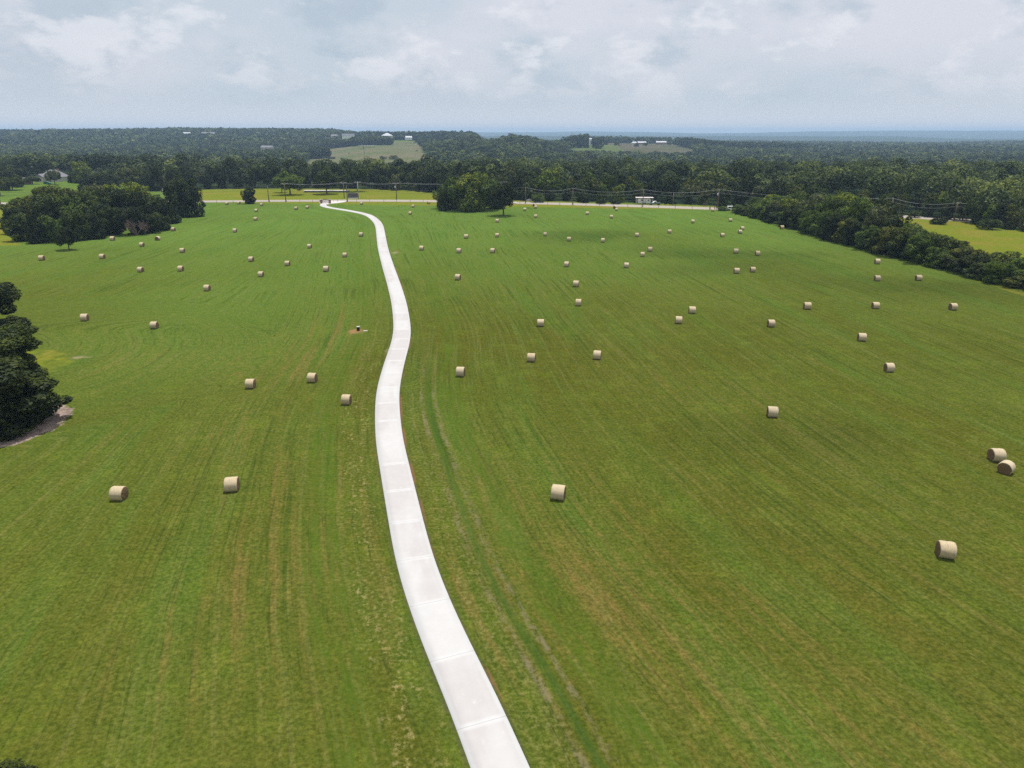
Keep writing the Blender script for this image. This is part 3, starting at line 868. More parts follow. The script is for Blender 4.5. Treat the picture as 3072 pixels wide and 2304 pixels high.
def tpx(bx, by, ty, wpx, **k):
    """tree whose foot is seen at photo point (bx, by), top at row ty, crown wpx wide"""
    X, Y = flat(bx, by) if by > 566 else hit(bx, by)
    h = top_height(X, Y, ty)
    dep = Y * math.cos(PITCH) + (CAMH) * math.sin(PITCH)
    return tree(X, Y, max(h, 1.0), wpx / 3.0 * dep / FPX / 1.10, **k)

# --- left frame edge
tree(-90.6, 118, 8.8, 15.5, 'full', 'near', DARK, 'dark broadleaf tree cut by the left edge, upper of the frame-edge trees', group='trees at the left edge of the field')
tree(-61.9, 75.6, 8.7, 18.5, 'full', 'near', DARK, 'biggest and nearest dark tree at the left edge, over bare sandy soil', group='trees at the left edge of the field')
tree(-71.0, 91.5, 8.0, 14.0, 'full', 'near', MID, 'tree just behind the nearest dark tree at the left edge', group='trees at the left edge of the field')
tree(-77, 85, 8.2, 13, 'full', 'near', DARK, 'partly hidden dark tree left of the nearest edge tree', group='trees at the left edge of the field')
tree(-27.4, 26.4, 1.15, 6.8, 'bush', 'near', DARK, 'leafy dark shrub top in the bottom left corner', 'shrub', name='shrub')
# --- small lone tree
tpx(208, 750, 680, 70, kind='oak', lod='mid', colr=DARK, label='small dark lone tree with bare forked trunk in front of the left grove')
# --- left grove
grove = [(60, 700, 625, 90), (70, 722, 640, 85), (120, 728, 640, 80), (170, 727, 650, 85), (230, 722, 628, 90), (285, 716, 640, 80), (335, 705, 612, 95), (395, 704, 620, 95), (450, 700, 640, 75), (485, 692, 640, 60),
         (95, 690, 590, 110), (160, 692, 580, 120), (225, 690, 585, 110), (290, 685, 572, 120), (350, 680, 566, 120), (415, 676, 572, 110), (465, 668, 590, 90),
         (140, 665, 562, 110), (215, 662, 560, 120), (290, 660, 556, 110), (350, 655, 552, 100), (405, 650, 546, 100), (440, 645, 556, 80), (50, 675, 600, 80)]
gcol = [DARK, MID, DARK, VIV, MID, DARK, MID, DARK, DARK, MID, OLIVE, MID, VIV, MID, DARK, DARK, MID, OLIVE, OLIVE, GREYG, LIME, LIME, LIME, MID]
glab = landmark_labels([(g[0], (g[1] + g[2]) / 2) for g in grove], {"the grove's left end": (20, 680), "the grove's right end": (500, 660), 'the small lone tree in front': (208, 700), 'the dead brush': (430, 660),
                        "the grove's sunlit top": (400, 550), "the grove's back edge": (120, 560), "the grove's front foot": (290, 725)})
for (bx, by, ty, w), cc, (o_, ln, side) in zip(grove, gcol, glab):
    tpx(bx, by, ty, w * 1.12, kind='full', lod='mid', colr=cc, label=f'{CNAME[cc]} grove tree, {o_} to {ln}', group='trees of the left grove')
tpx(561, 650, 531, 132, kind='full', lod='mid', colr=DARK, label='big round dark tree at the right end of the left grove')
tpx(517, 670, 585, 66, kind='full', lod='mid', colr=DARK, label='lower dark tree between grove and its big round end tree', group='trees of the left grove')
# dead brush in the grove front
def dead_tree(bx, by, ty, seed):
    X, Y = flat(bx, by); h = top_height(X, Y, ty); rr = random.Random(seed)
    mb = MB()
    def br(p, d, l, r, n):
        q = p + d * l
        mb.tube([p, (p + q) / 2 + Vector((rr.uniform(-.1, .1), rr.uniform(-.1, .1), .05)) * l, q], [r, r * .8, r * .5], 4, cap=False)
        if n:
            for _ in range(4):
                br(q - d * l * rr.uniform(0, .5), (d + Vector((rr.uniform(-1, 1), rr.uniform(-1, 1), rr.uniform(-.5, .8))) * .8).normalized(), l * rr.uniform(.5, .75), r * .5, n - 1)
    for _ in range(7):
        br(Vector((0, 0, 0)), Vector((rr.uniform(-.9, .9), rr.uniform(-.9, .2), 1)).normalized(), h * .42, 0.14, 3)
    o = empty('dead_tree', (X, Y - 1.5, 0))
    mb.build('branches', M['twig'], o)
    tag(o, 'leafless purplish brown brush in front of the left grove', 'dead tree')
dead_tree(418, 705, 640, 3)
dead_tree(443, 702, 650, 8)
for o in bpy.data.objects:
    if o.name == 'dead_tree.001': o['label'] = 'smaller leafless brush right of the brown brush in left grove'

# --- single trees and bushes on the field
tpx(750, 611, 560, 50, kind='full', lod='mid', colr=DARK, label='dense dark cone-shaped bush between field and road', cat='tree', name='cedar_tree')
cl_t = [(1345, 626, 548, 95), (1372, 632, 530, 90), (1410, 634, 522, 110), (1455, 632, 526, 105), (1395, 622, 522, 100), (1440, 618, 520, 100), (1480, 626, 536, 85), (1335, 632, 570, 55)]
cl_l = ['left side tree', 'front left tree', 'tallest middle tree', 'front right tree', 'back left tree', 'sunlit back tree', 'right side tree', 'low leftmost tree']
cl_c = [VIV, VIV, LIME, VIV, LIME, LIME, MID, MID]  # yellow-green picks put the clump's sunlit tops into the leaf colour
for (bx, by, ty, w), l, cc in zip(cl_t, cl_l, cl_c):
    tpx(bx, by, ty, w, kind='oak' if l.startswith('front') else 'full', lod='mid', colr=cc, label=f'{l} of the large round clump right of the drive', group='trees of the round clump')
tpx(1510.5, 648, 549, 94, kind='oak', lod='mid', colr=DARK, label='lone spreading dark tree with bare trunk beside the round clump')
# across the road
tpx(871, 585, 516, 92, kind='oak', lod='mid', colr=VIV, label='left one of two spreading shade oaks across the road')
tpx(846, 578, 522, 50, kind='oak', lod='mid', colr=LIME, label='yellow-green tree touching the left shade oak beyond the gate')
tpx(981, 583, 511, 90, kind='oak', lod='mid', colr=MID, label='round oak standing over the long pale slab beyond the gate')
tpx(1073, 575, 492, 72, kind='oak', lod='mid', colr=MID, label='tall oak at the meadow edge right of the pale slab')
# house lawn on the left
lawn = [(165, 553, 507, 42, 'oak', GREYG, 'pale green tree in front of the grey-roofed house'), (99, 553, 526, 44, 'oak', GREYG, 'rounded grey-green tree left of the grey-roofed house'),
        (217, 548, 518, 30, 'full', MID, 'small upright tree right of the grey-roofed house'), (194, 540, 522, 15, 'full', DARK, 'small dark tree touching the right end of the grey-roofed house'),
        (247, 549, 484, 68, 'full', LIME, 'large bright yellow-green tree right of the grey-roofed house'), (38, 571, 531, 62, 'oak', MID, 'wide tree by the road at the far left'),
        (2, 588, 535, 40, 'oak', OLIVE, 'tree cut by the left edge above the road'), (395, 572, 501, 78, 'oak', GREYG, 'rounded grey-green tree above the right part of the left grove'),
        (262, 572, 530, 60, 'full', DARK, 'dark tree behind the left grove below the yellow-green tree'), (320, 572, 522, 66, 'full', DARK, 'dark wide tree behind the grove top'),
        (70, 545, 503, 60, 'full', DARK, 'dark tree behind the far left lawn'), (20, 548, 497, 60, 'full', MID, 'tall tree behind the far left lawn at the edge'),
        (470, 573, 498, 60, 'full', DARK, 'dark tree behind the big round grove-end tree, on its left'), (126, 541, 508, 26, 'full', DARK, 'dark tree at the left end of the grey-roofed house'),
        (60, 562, 524, 34, 'full', OLIVE, 'small olive tree on the lawn between shed and road'), (290, 556, 516, 40, 'full', GREYG, 'pale rounded tree right of the yellow-green lawn tree'),
        (345, 560, 507, 44, 'full', MID, 'green tree left of the rounded grey-green tree above the grove'), (430, 566, 505, 50, 'full', MID, 'green tree right of the rounded grey-green tree above the grove'),
        (12, 571, 540, 36, 'full', MID, 'low tree at the far left beside the road'), (525, 566, 500, 56, 'full', MID, 'green tree behind the gap left of the round grove-end tree')]
for bx, by, ty, w, kd, cc, l in lawn:
    X, Y = flat(bx, by)
    dep = Y * math.cos(PITCH) + CAMH * math.sin(PITCH)
    tree(X, Y, top_height(X, Y, ty), w / 3 * dep / FPX, kd, 'mid', cc, l)
# shrubs along the road, right
for bx, by, ty, w, l in ((1804, 612, 593, 36, 'dark round shrub beside the road, left of the shrub pair'), (1845, 612, 593, 36, 'dark round shrub beside the road, right of the shrub pair'),
                         (2966, 688, 648, 70, 'big round bush in the yellow field beyond the hedgerow'), (2816, 673, 640, 52, 'dark rounded bush near the road beyond the hedgerow'),
                         (2168, 632, 616, 40, 'low green bush by the field corner left of the van'), (1613, 607, 572, 44, 'fresh green bushy tree right of the rocks'),
                         (1755, 609, 575, 34, 'dark upright bush left of the shrub pair'), (1735, 605, 595, 18, 'small roadside bush at the wood edge'), (1505, 604, 594, 18, 'small bush behind the lone tree'),
                         (2745, 653, 628, 40, 'pale bush at the roadside beyond the hedgerow')):
    tpx(bx, by, ty, w * 1.05, kind='bush', lod='mid', colr=VIV if 'green' in l else DARK if 'dark' in l else MID, label=l, cat='bush')
for bx, l in ((1997, 'left'), (2011, 'middle'), (2025.5, 'right')):
    tpx(bx, 617, 604.5, 9, kind='oak', lod='far', colr=DARK, label=f'{l} of three small clipped trees beside the pickup', cat='small tree', name='clipped_tree', group='three clipped trees')
tpx(2072, 618, 611, 4, kind='oak', lod='far', colr=DARK, label='tiny sapling right of the three clipped trees', cat='small tree', name='sapling')

# --- hedgerow
hp = catmull(hedge_line, 3.0)
hn = []
L = np.array(hp); dd = np.gradient(L, axis=0); dd /= np.linalg.norm(dd, axis=1)[:, None]
nrm = np.stack([-dd[:, 1], dd[:, 0]], 1)
if nrm[len(nrm) // 2][0] < 0: nrm = -nrm
acc = 0; k = 0; hrows = []
s = np.concatenate([[0], np.cumsum(np.linalg.norm(np.diff(L, axis=0), axis=1))])
hr = random.Random(21)
def hedge_prof(bx):   # silhouette of the hedge top (photo rows)
    return np.interp(bx, [2190, 2260, 2350, 2474, 2560, 2614, 2680, 2736, 2790, 2830, 2893, 2960, 3028, 3100, 3400], [616, 590, 585, 583, 590, 597, 625, 648, 668, 690, 722, 738, 755, 775, 800])
def to_px(X, Y, Z):
    c, s_ = math.cos(PITCH), math.sin(PITCH)
    dz = Z - CAMH; dep = Y * c - dz * s_; upv = Y * s_ + dz * c
    return (X / dep * FPX + 512) * 3, (384 - upv / dep * FPX) * 3
for row, (off, step) in enumerate(((3.6, 5.6), (10.0, 6.6), (16.5, 8.0))):
    t = 2.0 + row
    while t < s[-1] - 2:
        X = np.interp(t, s, L[:, 0]) + np.interp(t, s, nrm[:, 0]) * (off + hr.uniform(-1, 1)); Y = np.interp(t, s, L[:, 1]) + np.interp(t, s, nrm[:, 1]) * (off + hr.uniform(-1, 1))
        bx, by = to_px(X, Y, 0)
        if bx < 3300:
            full = max(3.5, top_height(X, Y, hedge_prof(bx)))
            if row == 2 and bx > 2640: t += step; continue
            h = full * (0.55, 0.85, 1.0)[row] * hr.uniform(0.70, 1.18) if row < 2 else full * hr.uniform(0.85, 1.08)
            h = min(max(h, 3.2), 14.0)
            hrows.append((X, Y, h, max(step * 1.55, h * 0.75), row, bx, by))
        t += step * hr.uniform(0.85, 1.2)
hl_ = landmark_labels([(q[5], q[6] - 20) for q in hrows], {'the white van': (2203, 625), 'the bale against the hedge': (2345.7, 682.3), 'its tallest part': (2474, 583),
      'its field-side middle': (2653, 773), 'the road seen behind it': (2700, 640), 'the round bush beyond': (2966, 670), 'the frame edge': (3072, 860), 'its dip before the yellow field': (2736, 650)})
for (X, Y, h, w, row, bx, by), (o_, ln, side) in zip(hrows, hl_):
    cc = hr.choice([DARK, MID, VIV, VIV, OLIVE, MID, GREYG if row else MID, LIME if row else VIV])  # brighter greens, lime in back rows, paint lit hedge tops into leaf colour
    tree(X, Y, h, w, 'full', 'mid', cc, f'{CNAME[cc]} hedgerow tree, {o_} to {ln}', group='trees of the hedgerow')

# --- woodland edge behind the road: single trees
edge_px = [(480, 570), (560, 568), (640, 567), (700, 566), (760, 566), (820, 565), (900, 565), (960, 566), (1030, 566), (1120, 568), (1200, 572), (1260, 576), (1310, 580), (1400, 590), (1480, 597),
           (1550, 601), (1640, 604), (1740, 606), (1840, 609), (1920, 609), (2000, 611), (2080, 614), (2150, 618), (2230, 624), (2330, 632), (2450, 638), (2560, 642), (2680, 645), (2800, 653), (2890, 664), (2960, 676), (3040, 690), (3120, 700)]
ep = np.array([flat(*p) for p in edge_px]); es = np.concatenate([[0], np.cumsum(np.linalg.norm(np.diff(ep, axis=0), axis=1))])
er = random.Random(5); edge_trees = []
for row, (off, step) in enumerate(((3.0, 8.5), (11, 9.0), (20, 10.5))):
    t = row * 3.0
    while t < es[-1]:
        X = np.interp(t, es, ep[:, 0]) + er.uniform(-1.5, 1.5); Y = np.interp(t, es, ep[:, 1]) + off + er.uniform(-2, 2)
        bx, by = to_px(X, Y, float(terrain(X, Y)))
        tgt = np.interp(bx, [480, 620, 760, 900, 1050, 1200, 1320, 1500, 1600, 1700, 1800, 1900, 2000, 2100, 2200, 2350, 2500, 2650, 2800, 2900, 3000, 3072],
                        [500, 495, 500, 500, 498, 496, 496, 496, 500, 520, 515, 522, 525, 528, 530, 545, 552, 560, 572, 580, 584, 586])
        h = top_height(X, Y, tgt + er.uniform(-5, 16))
        h = min(max(h * (0.72, 0.88, 1.0)[row], 6.0), 19.0)
        if 1640 < bx < 2200 and row == 0: h *= er.uniform(0.55, 0.95)
        pine = (760 < bx < 1560 and er.random() < 0.35) or er.random() < 0.10
        w = h * er.uniform(0.5, 0.62) if pine else h * er.uniform(0.68, 0.92)
        if 1580 < bx < 1960: cc = er.choice([LIME, VIV, MID, OLIVE, DARK, LIME, VIV])
        elif bx < 1600: cc = er.choice([DARK, DARK, DARK, MID, GREYG])
        elif bx > 2800: cc = er.choice([MID, VIV, LIME, OLIVE, DARK])
        else: cc = er.choice([DARK, MID, MID, DARK, GREYG, OLIVE])
        edge_trees.append((X, Y, h, w, 'pine' if pine else ('full' if row == 0 else 'oak'), cc, bx, by))
        t += step * er.uniform(0.85, 1.2)
EL = {"the grove's round end tree": (561, 560), 'the dark roadside cedar': (750, 545), 'the left shade oak': (871, 530), 'the oak over the pale slab': (981, 530), 'the tall meadow oak': (1073, 530),
      'the transformer pole': (1190, 545), 'the round tree clump': (1400, 520), 'the pole by the rocks': (1568, 550), 'the shrub pair': (1825, 580), 'the white camper': (1930, 575),
      'the three clipped trees': (2011, 585), 'the white van': (2203, 590), "the hedge's first pole": (2152, 560), "the hedgerow's tallest part": (2474, 570), 'the pole beyond the hedgerow': (2671, 600),
      "the east roadside bush": (2816, 630), "the east field's round bush": (2966, 640), 'the right frame edge': (3072, 620), 'the poles near the gate': (830, 540), 'the pale pole': (1074, 550)}
for q, (o_, ln, side) in zip(edge_trees, landmark_labels([(q[6], q[7] - 40) for q in edge_trees], EL)):
    X, Y, h, w, kd, cc, bx, by = q
    kn = 'pine' if kd == 'pine' else 'broadleaf'
    tree(X, Y, h, w, kd, 'far', cc, f'{CNAME[cc]} wood-edge {kn}, {o_} to {ln}', group='trees of the wood edge behind the road')

# --- the wood beyond, nobody could count it
EXC = [(0.0, 0.0)]
def wood_stuff(name, y0, y1, sp0, sp1, nl, size, seed, hm=(10, 16), label=None):
    rng = np.random.default_rng(seed)
    X_, Y_ = [], []
    y = y0
    while y < y1:
        spc = sp0 + (sp1 - sp0) * (y - y0) / (y1 - y0)
        half = 0.76 * y + 50
        xs = np.arange(-half, half, spc); xs = xs + rng.uniform(-0.42, 0.42, len(xs)) * spc
        X_.append(xs); Y_.append(y + rng.uniform(-0.42, 0.42, len(xs)) * spc)
        y += spc * 0.9
    X = np.concatenate(X_); Y = np.concatenate(Y_)
    keep = np.ones(len(X), bool)
    jx = X + (fbm(X / 25, Y / 40, 77) - 0.5) * 0.025 * Y; jy = Y + (fbm(X / 30, Y / 30, 78) - 0.5) * 0.06 * np.maximum(Y - 500, 0)
    for poly in CLEAR: keep &= ~(inpoly(jx, jy, poly) & (rng.random(len(X)) > (0.015 if poly is farm else 0)))
    # stay clear of the individually modelled wood edge and the road
    ed = np.interp(X, ep[:, 0], ep[:, 1], left=460, right=ep[-1, 1])
    keep &= Y > ed + 26
    keep &= ~((X / Y < -0.40) & (Y < 520))
    X = X[keep]; Y = Y[keep]; n = len(X)
    cl = fbm(X / 90, Y / 140, 31)                       # stands of different kind
    tint = np.clip(0.18 + 0.55 * (cl - 0.35) + rng.normal(0, 0.24, n), 0, 1)
    tint = np.where(rng.random(n) < 0.04, rng.uniform(0.75, 1, n), tint)
    H = rng.uniform(hm[0] - 2.5, hm[1] + 2, n) * (0.85 + 0.3 * cl); Wd = H * rng.uniform(0.72, 1.25, n)
    pine = rng.random(n) < np.clip((0.45 - cl) * 1.6, 0.05, 0.8)
    Wd = np.where(pine, Wd * 0.72, Wd); H = np.where(pine, H * 1.12, H); tint = np.where(pine, tint * 0.45, tint)
    Z = terrain(X, Y)
    Vs = []; ts = []
    # leaf sprays on a lumpy upper crown
    m = nl
    ns = 7
    lump = rng.standard_normal((n, ns, 3)); lump /= np.linalg.norm(lump, axis=2)[:, :, None]; lump[:, :, 2] = np.abs(lump[:, :, 2]) * 0.9 + 0.02
    li = rng.integers(0, ns, (n, m))
    c = np.take_along_axis(lump, li[:, :, None].repeat(3, 2), 1) * 0.30
    d = rng.standard_normal((n, m, 3)); d /= np.linalg.norm(d, axis=2)[:, :, None]; d[:, :, 2] = np.where(d[:, :, 2] < -0.4, -d[:, :, 2], d[:, :, 2])
    p = c + d * 0.22
    nn = d * 1.0 + rng.standard_normal((n, m, 3)) * 0.33 + np.array([0, 0, 0.30]); nn /= np.linalg.norm(nn, axis=2)[:, :, None]
    P3 = np.empty((n, m, 3))
    P3[:, :, 0] = X[:, None] + p[:, :, 0] * Wd[:, None]; P3[:, :, 1] = Y[:, None] + p[:, :, 1] * Wd[:, None]
    P3[:, :, 2] = Z[:, None] + (0.50 + p[:, :, 2] * 0.95) * H[:, None]
    V, F = leaf_quads(P3.reshape(-1, 3), nn.reshape(-1, 3), size, rng, 0.75)
    me = mesh_np(name, V, F, M['leafstuff'])
    fattr(me, 'tint', np.repeat(tint, 4 * m))
    return tag(obj(name, me), label, 'woodland', kind='stuff'), n

wood_stuff('roadside_woodland', 235, 540, 12.0, 12.5, 700, 0.55, 7, label='dense wood standing right behind the road trees')
wood_stuff('woodland', 540, 900, 13.0, 14.0, 360, 0.80, 1, label='dense mixed wood filling the valley right behind the road')
wood_stuff('distant_woodland', 900, 1800, 14.5, 17, 120, 1.45, 2, label='hazy wooded slopes around the pale meadow in the middle distance')
wood_stuff('far_woodland', 1800, 3300, 15, 20, 22, 3.6, 3, label='far blue-green woods up to the ridge line')


# ------------------------------------------------------------------ poles and wires
def pole(bx, by, ty, arms=0, pale=False, label=None, extra=None):
    X, Y = flat(bx, by) if by > 566 else hit(bx, by)
    h = top_height(X, Y, ty)
    o = empty('utility_pole', (X, Y, float(terrain(X, Y))))
    mt = M['palepole'] if pale else M['pole']
    MB().tube([(0, 0, -0.3), (0, 0, h * 0.5), (0, 0, h)], [0.24, 0.20, 0.15], 10).build('post', mt, o, True)
    for k in range(arms):
        z = h - 0.35 - 1.15 * k
        MB().box((0, 0.2, z), (3.4, 0.16, 0.18)).build('crossarm', M['palepole'], o)
        m = MB()
        for x in (-1.55, -0.9, 0.9, 1.55): m.tube([(x, 0.2, z + 0.08), (x, 0.2, z + 0.2), (x, 0.2, z + 0.34)], [0.05, 0.10, 0.05], 6)
        m.build('insulators', M['white'], o)
    if arms == 0:
        m = MB(); m.tube([(0, 0, h), (0, 0, h + 0.16), (0, 0, h + 0.28)], [0.07, 0.11, 0.05], 6); m.build('insulator', M['palepole'], o)
    if extra == 'transformer':
        MB().tube([(-0.45, -0.1, h - 2.6), (-0.45, -0.1, h - 2.5), (-0.45, -0.1, h - 1.6), (-0.45, -0.1, h - 1.5)], [0.24, 0.32, 0.32, 0.2], 12).build('transformer', M['metalroof'], o, True)
    tag(o, label, 'utility pole', 'utility poles along the road')
    return X, Y, h + float(terrain(X, Y))
A_ = [pole(-260, 625, 582, label='plain pole outside the left frame edge by the road') if False else (flat(-300, 628)[0], flat(-300, 628)[1], 8.0),
      pole(3, 617, 577, label='plain dark pole at the left frame edge beside the road'), pole(807, 605.3, 558, label='plain thin pole just right of the roadside cedar'),
      pole(1042.6, 605.4, 556.5, label='plain pole at the tip of the driveway apron'), pole(1576.5, 611.3, 562, label='plain dark pole right of the crossarm pole by the rocks'),
      pole(1717.5, 614.8, 565, label='plain dark pole on the field side, left of the shrub pair'), pole(1928, 621, 569, label='dark pole standing in front of the white camper'),
      pole(2152.6, 624, 569, extra='transformer', label='pole with small transformer left of the white van'), pole(2671, 648, 595, label='pole behind the hedgerow at the woodland edge'),
      pole(2862, 663.6, 608, label='right pole of the two beyond the hedgerow')]
B_ = [pole(857.6, 605.4, 550, 1, label='crossarm pole in front of the left shade oak'), pole(1033, 595, 547, 1, label='crossarm pole beyond the road right of the pale slab'),
      pole(1075.6, 596.7, 545, 1, True, label='pale crossarm pole right of the dark marker stone'), pole(1190, 598.5, 549, 1, extra='transformer', label='pole with grey transformer in the yellow meadow'),
      pole(1529, 600, 545, 2, True, label='double crossarm pole rising behind the lone tree'), pole(1568, 594, 546, 2, True, label='pale double crossarm pole standing by the rocks')]
pole(2018.6, 616, 579, label='slim service pole behind the three clipped trees')
pole(493, 603, 566, pale=True, label='pale short post left of the round grove end tree')
wn_ = 0
def span(a, b, offs, sag, label, mat='wire', r=0.05):
    o = MB()
    for (dx, dz) in offs:
        pts = []
        for k in range(13):
            t = k / 12
            pts.append((a[0] + (b[0] - a[0]) * t + dx, a[1] + (b[1] - a[1]) * t, a[2] + (b[2] - a[2]) * t + dz - sag * 4 * t * (1 - t)))
        o.tube(pts, r, 4)
    tag(o.build('power_line', M[mat]), label.replace('the crossarm pole', 'the pole'), 'power line', 'power lines strung between the poles')
nmA = ['past the left edge', 'at the left edge', 'right of the cedar', 'at the driveway apron', 'right of the rocks pole', 'left of the shrub pair', 'by the white camper', 'left of the white van', 'behind the hedgerow', 'at the far right', 'past the frame']
A_.append((flat(3300, 700)[0], flat(3300, 700)[1], 8.5))
for k in range(len(A_) - 1):
    dk = A_[k][0] < 0 and A_[k + 1][0] < 30
    span(A_[k], A_[k + 1], ((-0.3, 0.1), (0.3, 0.05), (0, -1.4)), 1.5 if k != 3 else 2.2, f'wires from the pole {nmA[k]} to that {nmA[k+1]}', 'darkwire' if dk else 'wire', 0.035 if dk else 0.024)
nmB = ['before the left shade oak', 'by the pale slab', 'of pale wood', 'with the grey transformer', 'behind the lone tree', 'by the rocks']
for k in range(len(B_) - 1):
    span(B_[k], B_[k + 1], ((-1.5, -0.1), (0, 0.2), (1.5, -0.1)), 0.9, f'upper wires between the crossarm pole {nmB[k]} and that {nmB[k+1]}', 'wire', 0.02)

# ------------------------------------------------------------------ gate, fence, little things by the road
gx0, gy0 = flat(964, 611); gx1, gy1 = flat(990, 611)
g = empty('entrance_gate', ((gx0 + gx1) / 2, (gy0 + gy1) / 2, 0.1), math.atan2(gy1 - gy0, gx1 - gx0))
wd = math.hypot(gx1 - gx0, gy1 - gy0)
for sx in (-1, 1):
    p = MB().box((sx * wd / 2, 0, 0.95), (0.95, 0.95, 1.9)).build('pillar', M['brick'], g)
    MB().box((sx * wd / 2, 0, 1.98), (1.12, 1.12, 0.16)).build('cap', M['slab'], p).matrix_parent_inverse = Matrix()
    m = MB()
    xs = [sx * (wd / 2 - 0.5) * t for t in (1, .8, .6, .4, .2, 0.02)]
    zs = [1.35 + 0.75 * (1 - (t) ** 2) for t in (1, .8, .6, .4, .2, 0.02)]
    m.tube([(x, 0, z) for x, z in zip(xs, zs)], 0.10, 6); m.tube([(xs[0], 0, 0.25), (xs[-1], 0, 0.25)], 0.06, 6); m.tube([(xs[0], 0, 1.0), (xs[-1], 0, 1.0)], 0.05, 6)
    for x, z in zip(np.linspace(xs[0], xs[-1], 14), np.interp(np.abs(np.linspace(xs[0], xs[-1], 14)), [abs(q) for q in xs[::-1]], zs[::-1])):
        m.tube([(x, 0, 0.2), (x, 0, z)], 0.03, 4)
    m.build('gate_leaf', M['iron'], g)
tag(g, 'arched iron gate between two brick pillars at the driveway end', 'gate')
ff = [flat(*p) for p in ((1000, 607.5), (1040, 606.3), (1190, 606.5), (1320, 607.5), (1560, 613), (1720, 616.5), (1925, 622.5), (2128, 629.5))]
fl = catmull(ff, 6.2)[:96]
fo = empty('wire_fence', (0, 0, 0))
pm = MB().tube([(0, 0, -0.2), (0, 0, 1.35)], 0.075, 6).mesh('post', M['pole'])
for (x, y) in fl: obj('post', pm, fo, (x, y, 0))
m = MB()
for z in (0.45, 0.85, 1.25): m.tube([(x, y, z) for x, y in fl], 0.018, 3, cap=False)
m.build('fence_wire', M['wire'], fo)
tag(fo, 'low wire fence with wooden posts between hay field and road', 'fence')
ff2 = [flat(*p) for p in ((958, 608.5), (900, 607.5), (700, 609), (500, 611))]
fo2 = empty('wire_fence', (0, 0, 0)); fl2 = catmull(ff2, 7.5)[:60]
for (x, y) in fl2: obj('post', pm, fo2, (x, y, 0))
m = MB()
for z in (0.45, 0.85, 1.25): m.tube([(x, y, z) for x, y in fl2], 0.018, 3, cap=False)
m.build('fence_wire', M['wire'], fo2)
tag(fo2, 'wire fence running left from the gate along the road', 'fence')
# white board fence wing at the gate
X, Y = flat(960, 609)
o = empty('board_fence', (X, Y, 0.05), R(72))
m = MB()
for k in range(4): m.box((k * 1.6, 0, 0.6), (0.12, 0.12, 1.2))
m.build('post', M['white'], o)
m = MB()
for z in (0.35, 0.7, 1.05): m.box((2.4, 0.08, z), (4.8, 0.05, 0.14))
m.build('rail', M['white'], o)
tag(o, 'short white board fence just left of the iron gate', 'fence')
# utility pedestal
X, Y = flat(1075, 992)
o = empty('utility_box', (X, Y, 0))
MB().box((0, 0, 0.32), (0.46, 0.40, 0.72), 0.1).build('cabinet', M['dark'], o)
MB().box((0, 0, 0.72), (0.52, 0.46, 0.10), 0.1).box((0.3, 0.1, 0.55), (0.05, 0.05, 0.7), 0.1).build('lid', M['slab'], o)
tag(o, 'small black utility box with pale lid on a red dirt patch', 'utility box')
X, Y = flat(1096.5, 992.8)
tag(MB().box((0, 0, 0.03), (0.75, 0.35, 0.08), 0.2, taper=0.8).build('paving_stone', M['rock'], loc=(X, Y, 0)), 'small pale flat stone right of the black utility box', 'stone')
# pale slab under the oak and the marker stone
X, Y = flat(979, 577)
wdt = (1045 - 913) / 3 * Y / FPX
o = empty('loading_slab', (X, Y + 1.5, 0))
MB().box((0, 0, 0.85), (wdt, 4.2, 0.35)).build('deck', M['slab'], o)
MB().box((0, 0.2, 0.32), (wdt - 0.6, 3.2, 0.7)).build('base', M['darkstone'], o)  # dark stone colour paints in the shade below the deck
tag(o, 'long low pale platform with shaded underside below the round oak', 'platform')
X, Y = flat(1060, 595)
o = empty('marker_stone', (X, Y, 0))
MB().box((0, 0, 1.45), (5.6, 1.6, 2.6), taper=0.92).build('stone', M['darkstone'], o)
MB().box((0, -0.5, 0.12), (6.0, 3.4, 0.3)).build('footing', M['slab'], o)
tag(o, 'dark grey block on pale base between the poles across the road', 'stone block')
o = None
def rock(px, py, s, label, seed):
    X, Y = flat(px, py); rg = np.random.default_rng(seed)
    import bmesh
    bm = bmesh.new(); bmesh.ops.create_icosphere(bm, subdivisions=2, radius=1)
    for v in bm.verts: v.co *= 1 + 0.22 * rg.standard_normal() * 0.6; v.co.z = max(v.co.z, -0.3) * 0.7; v.co.x *= 1.3
    me = bpy.data.meshes.new('rock'); bm.to_mesh(me); bm.free(); me.materials.append(M['rock'])
    tag(obj('rock', me, loc=(X, Y, 0.2 * s), scale=(s, s, s)), label, 'rock', 'pale rocks by the road')
rock(1560, 597, 1.5, 'pale rock left of the foot of the double crossarm pole', 1)
rock(1570, 597.5, 1.8, 'largest pale rock at the foot of the double crossarm pole', 2)
rock(1588, 603, 1.2, 'small pale rock right of the double crossarm pole', 3)
rock(1546, 610.5, 0.8, 'small pale rock at the roadside near the lone tree', 4)

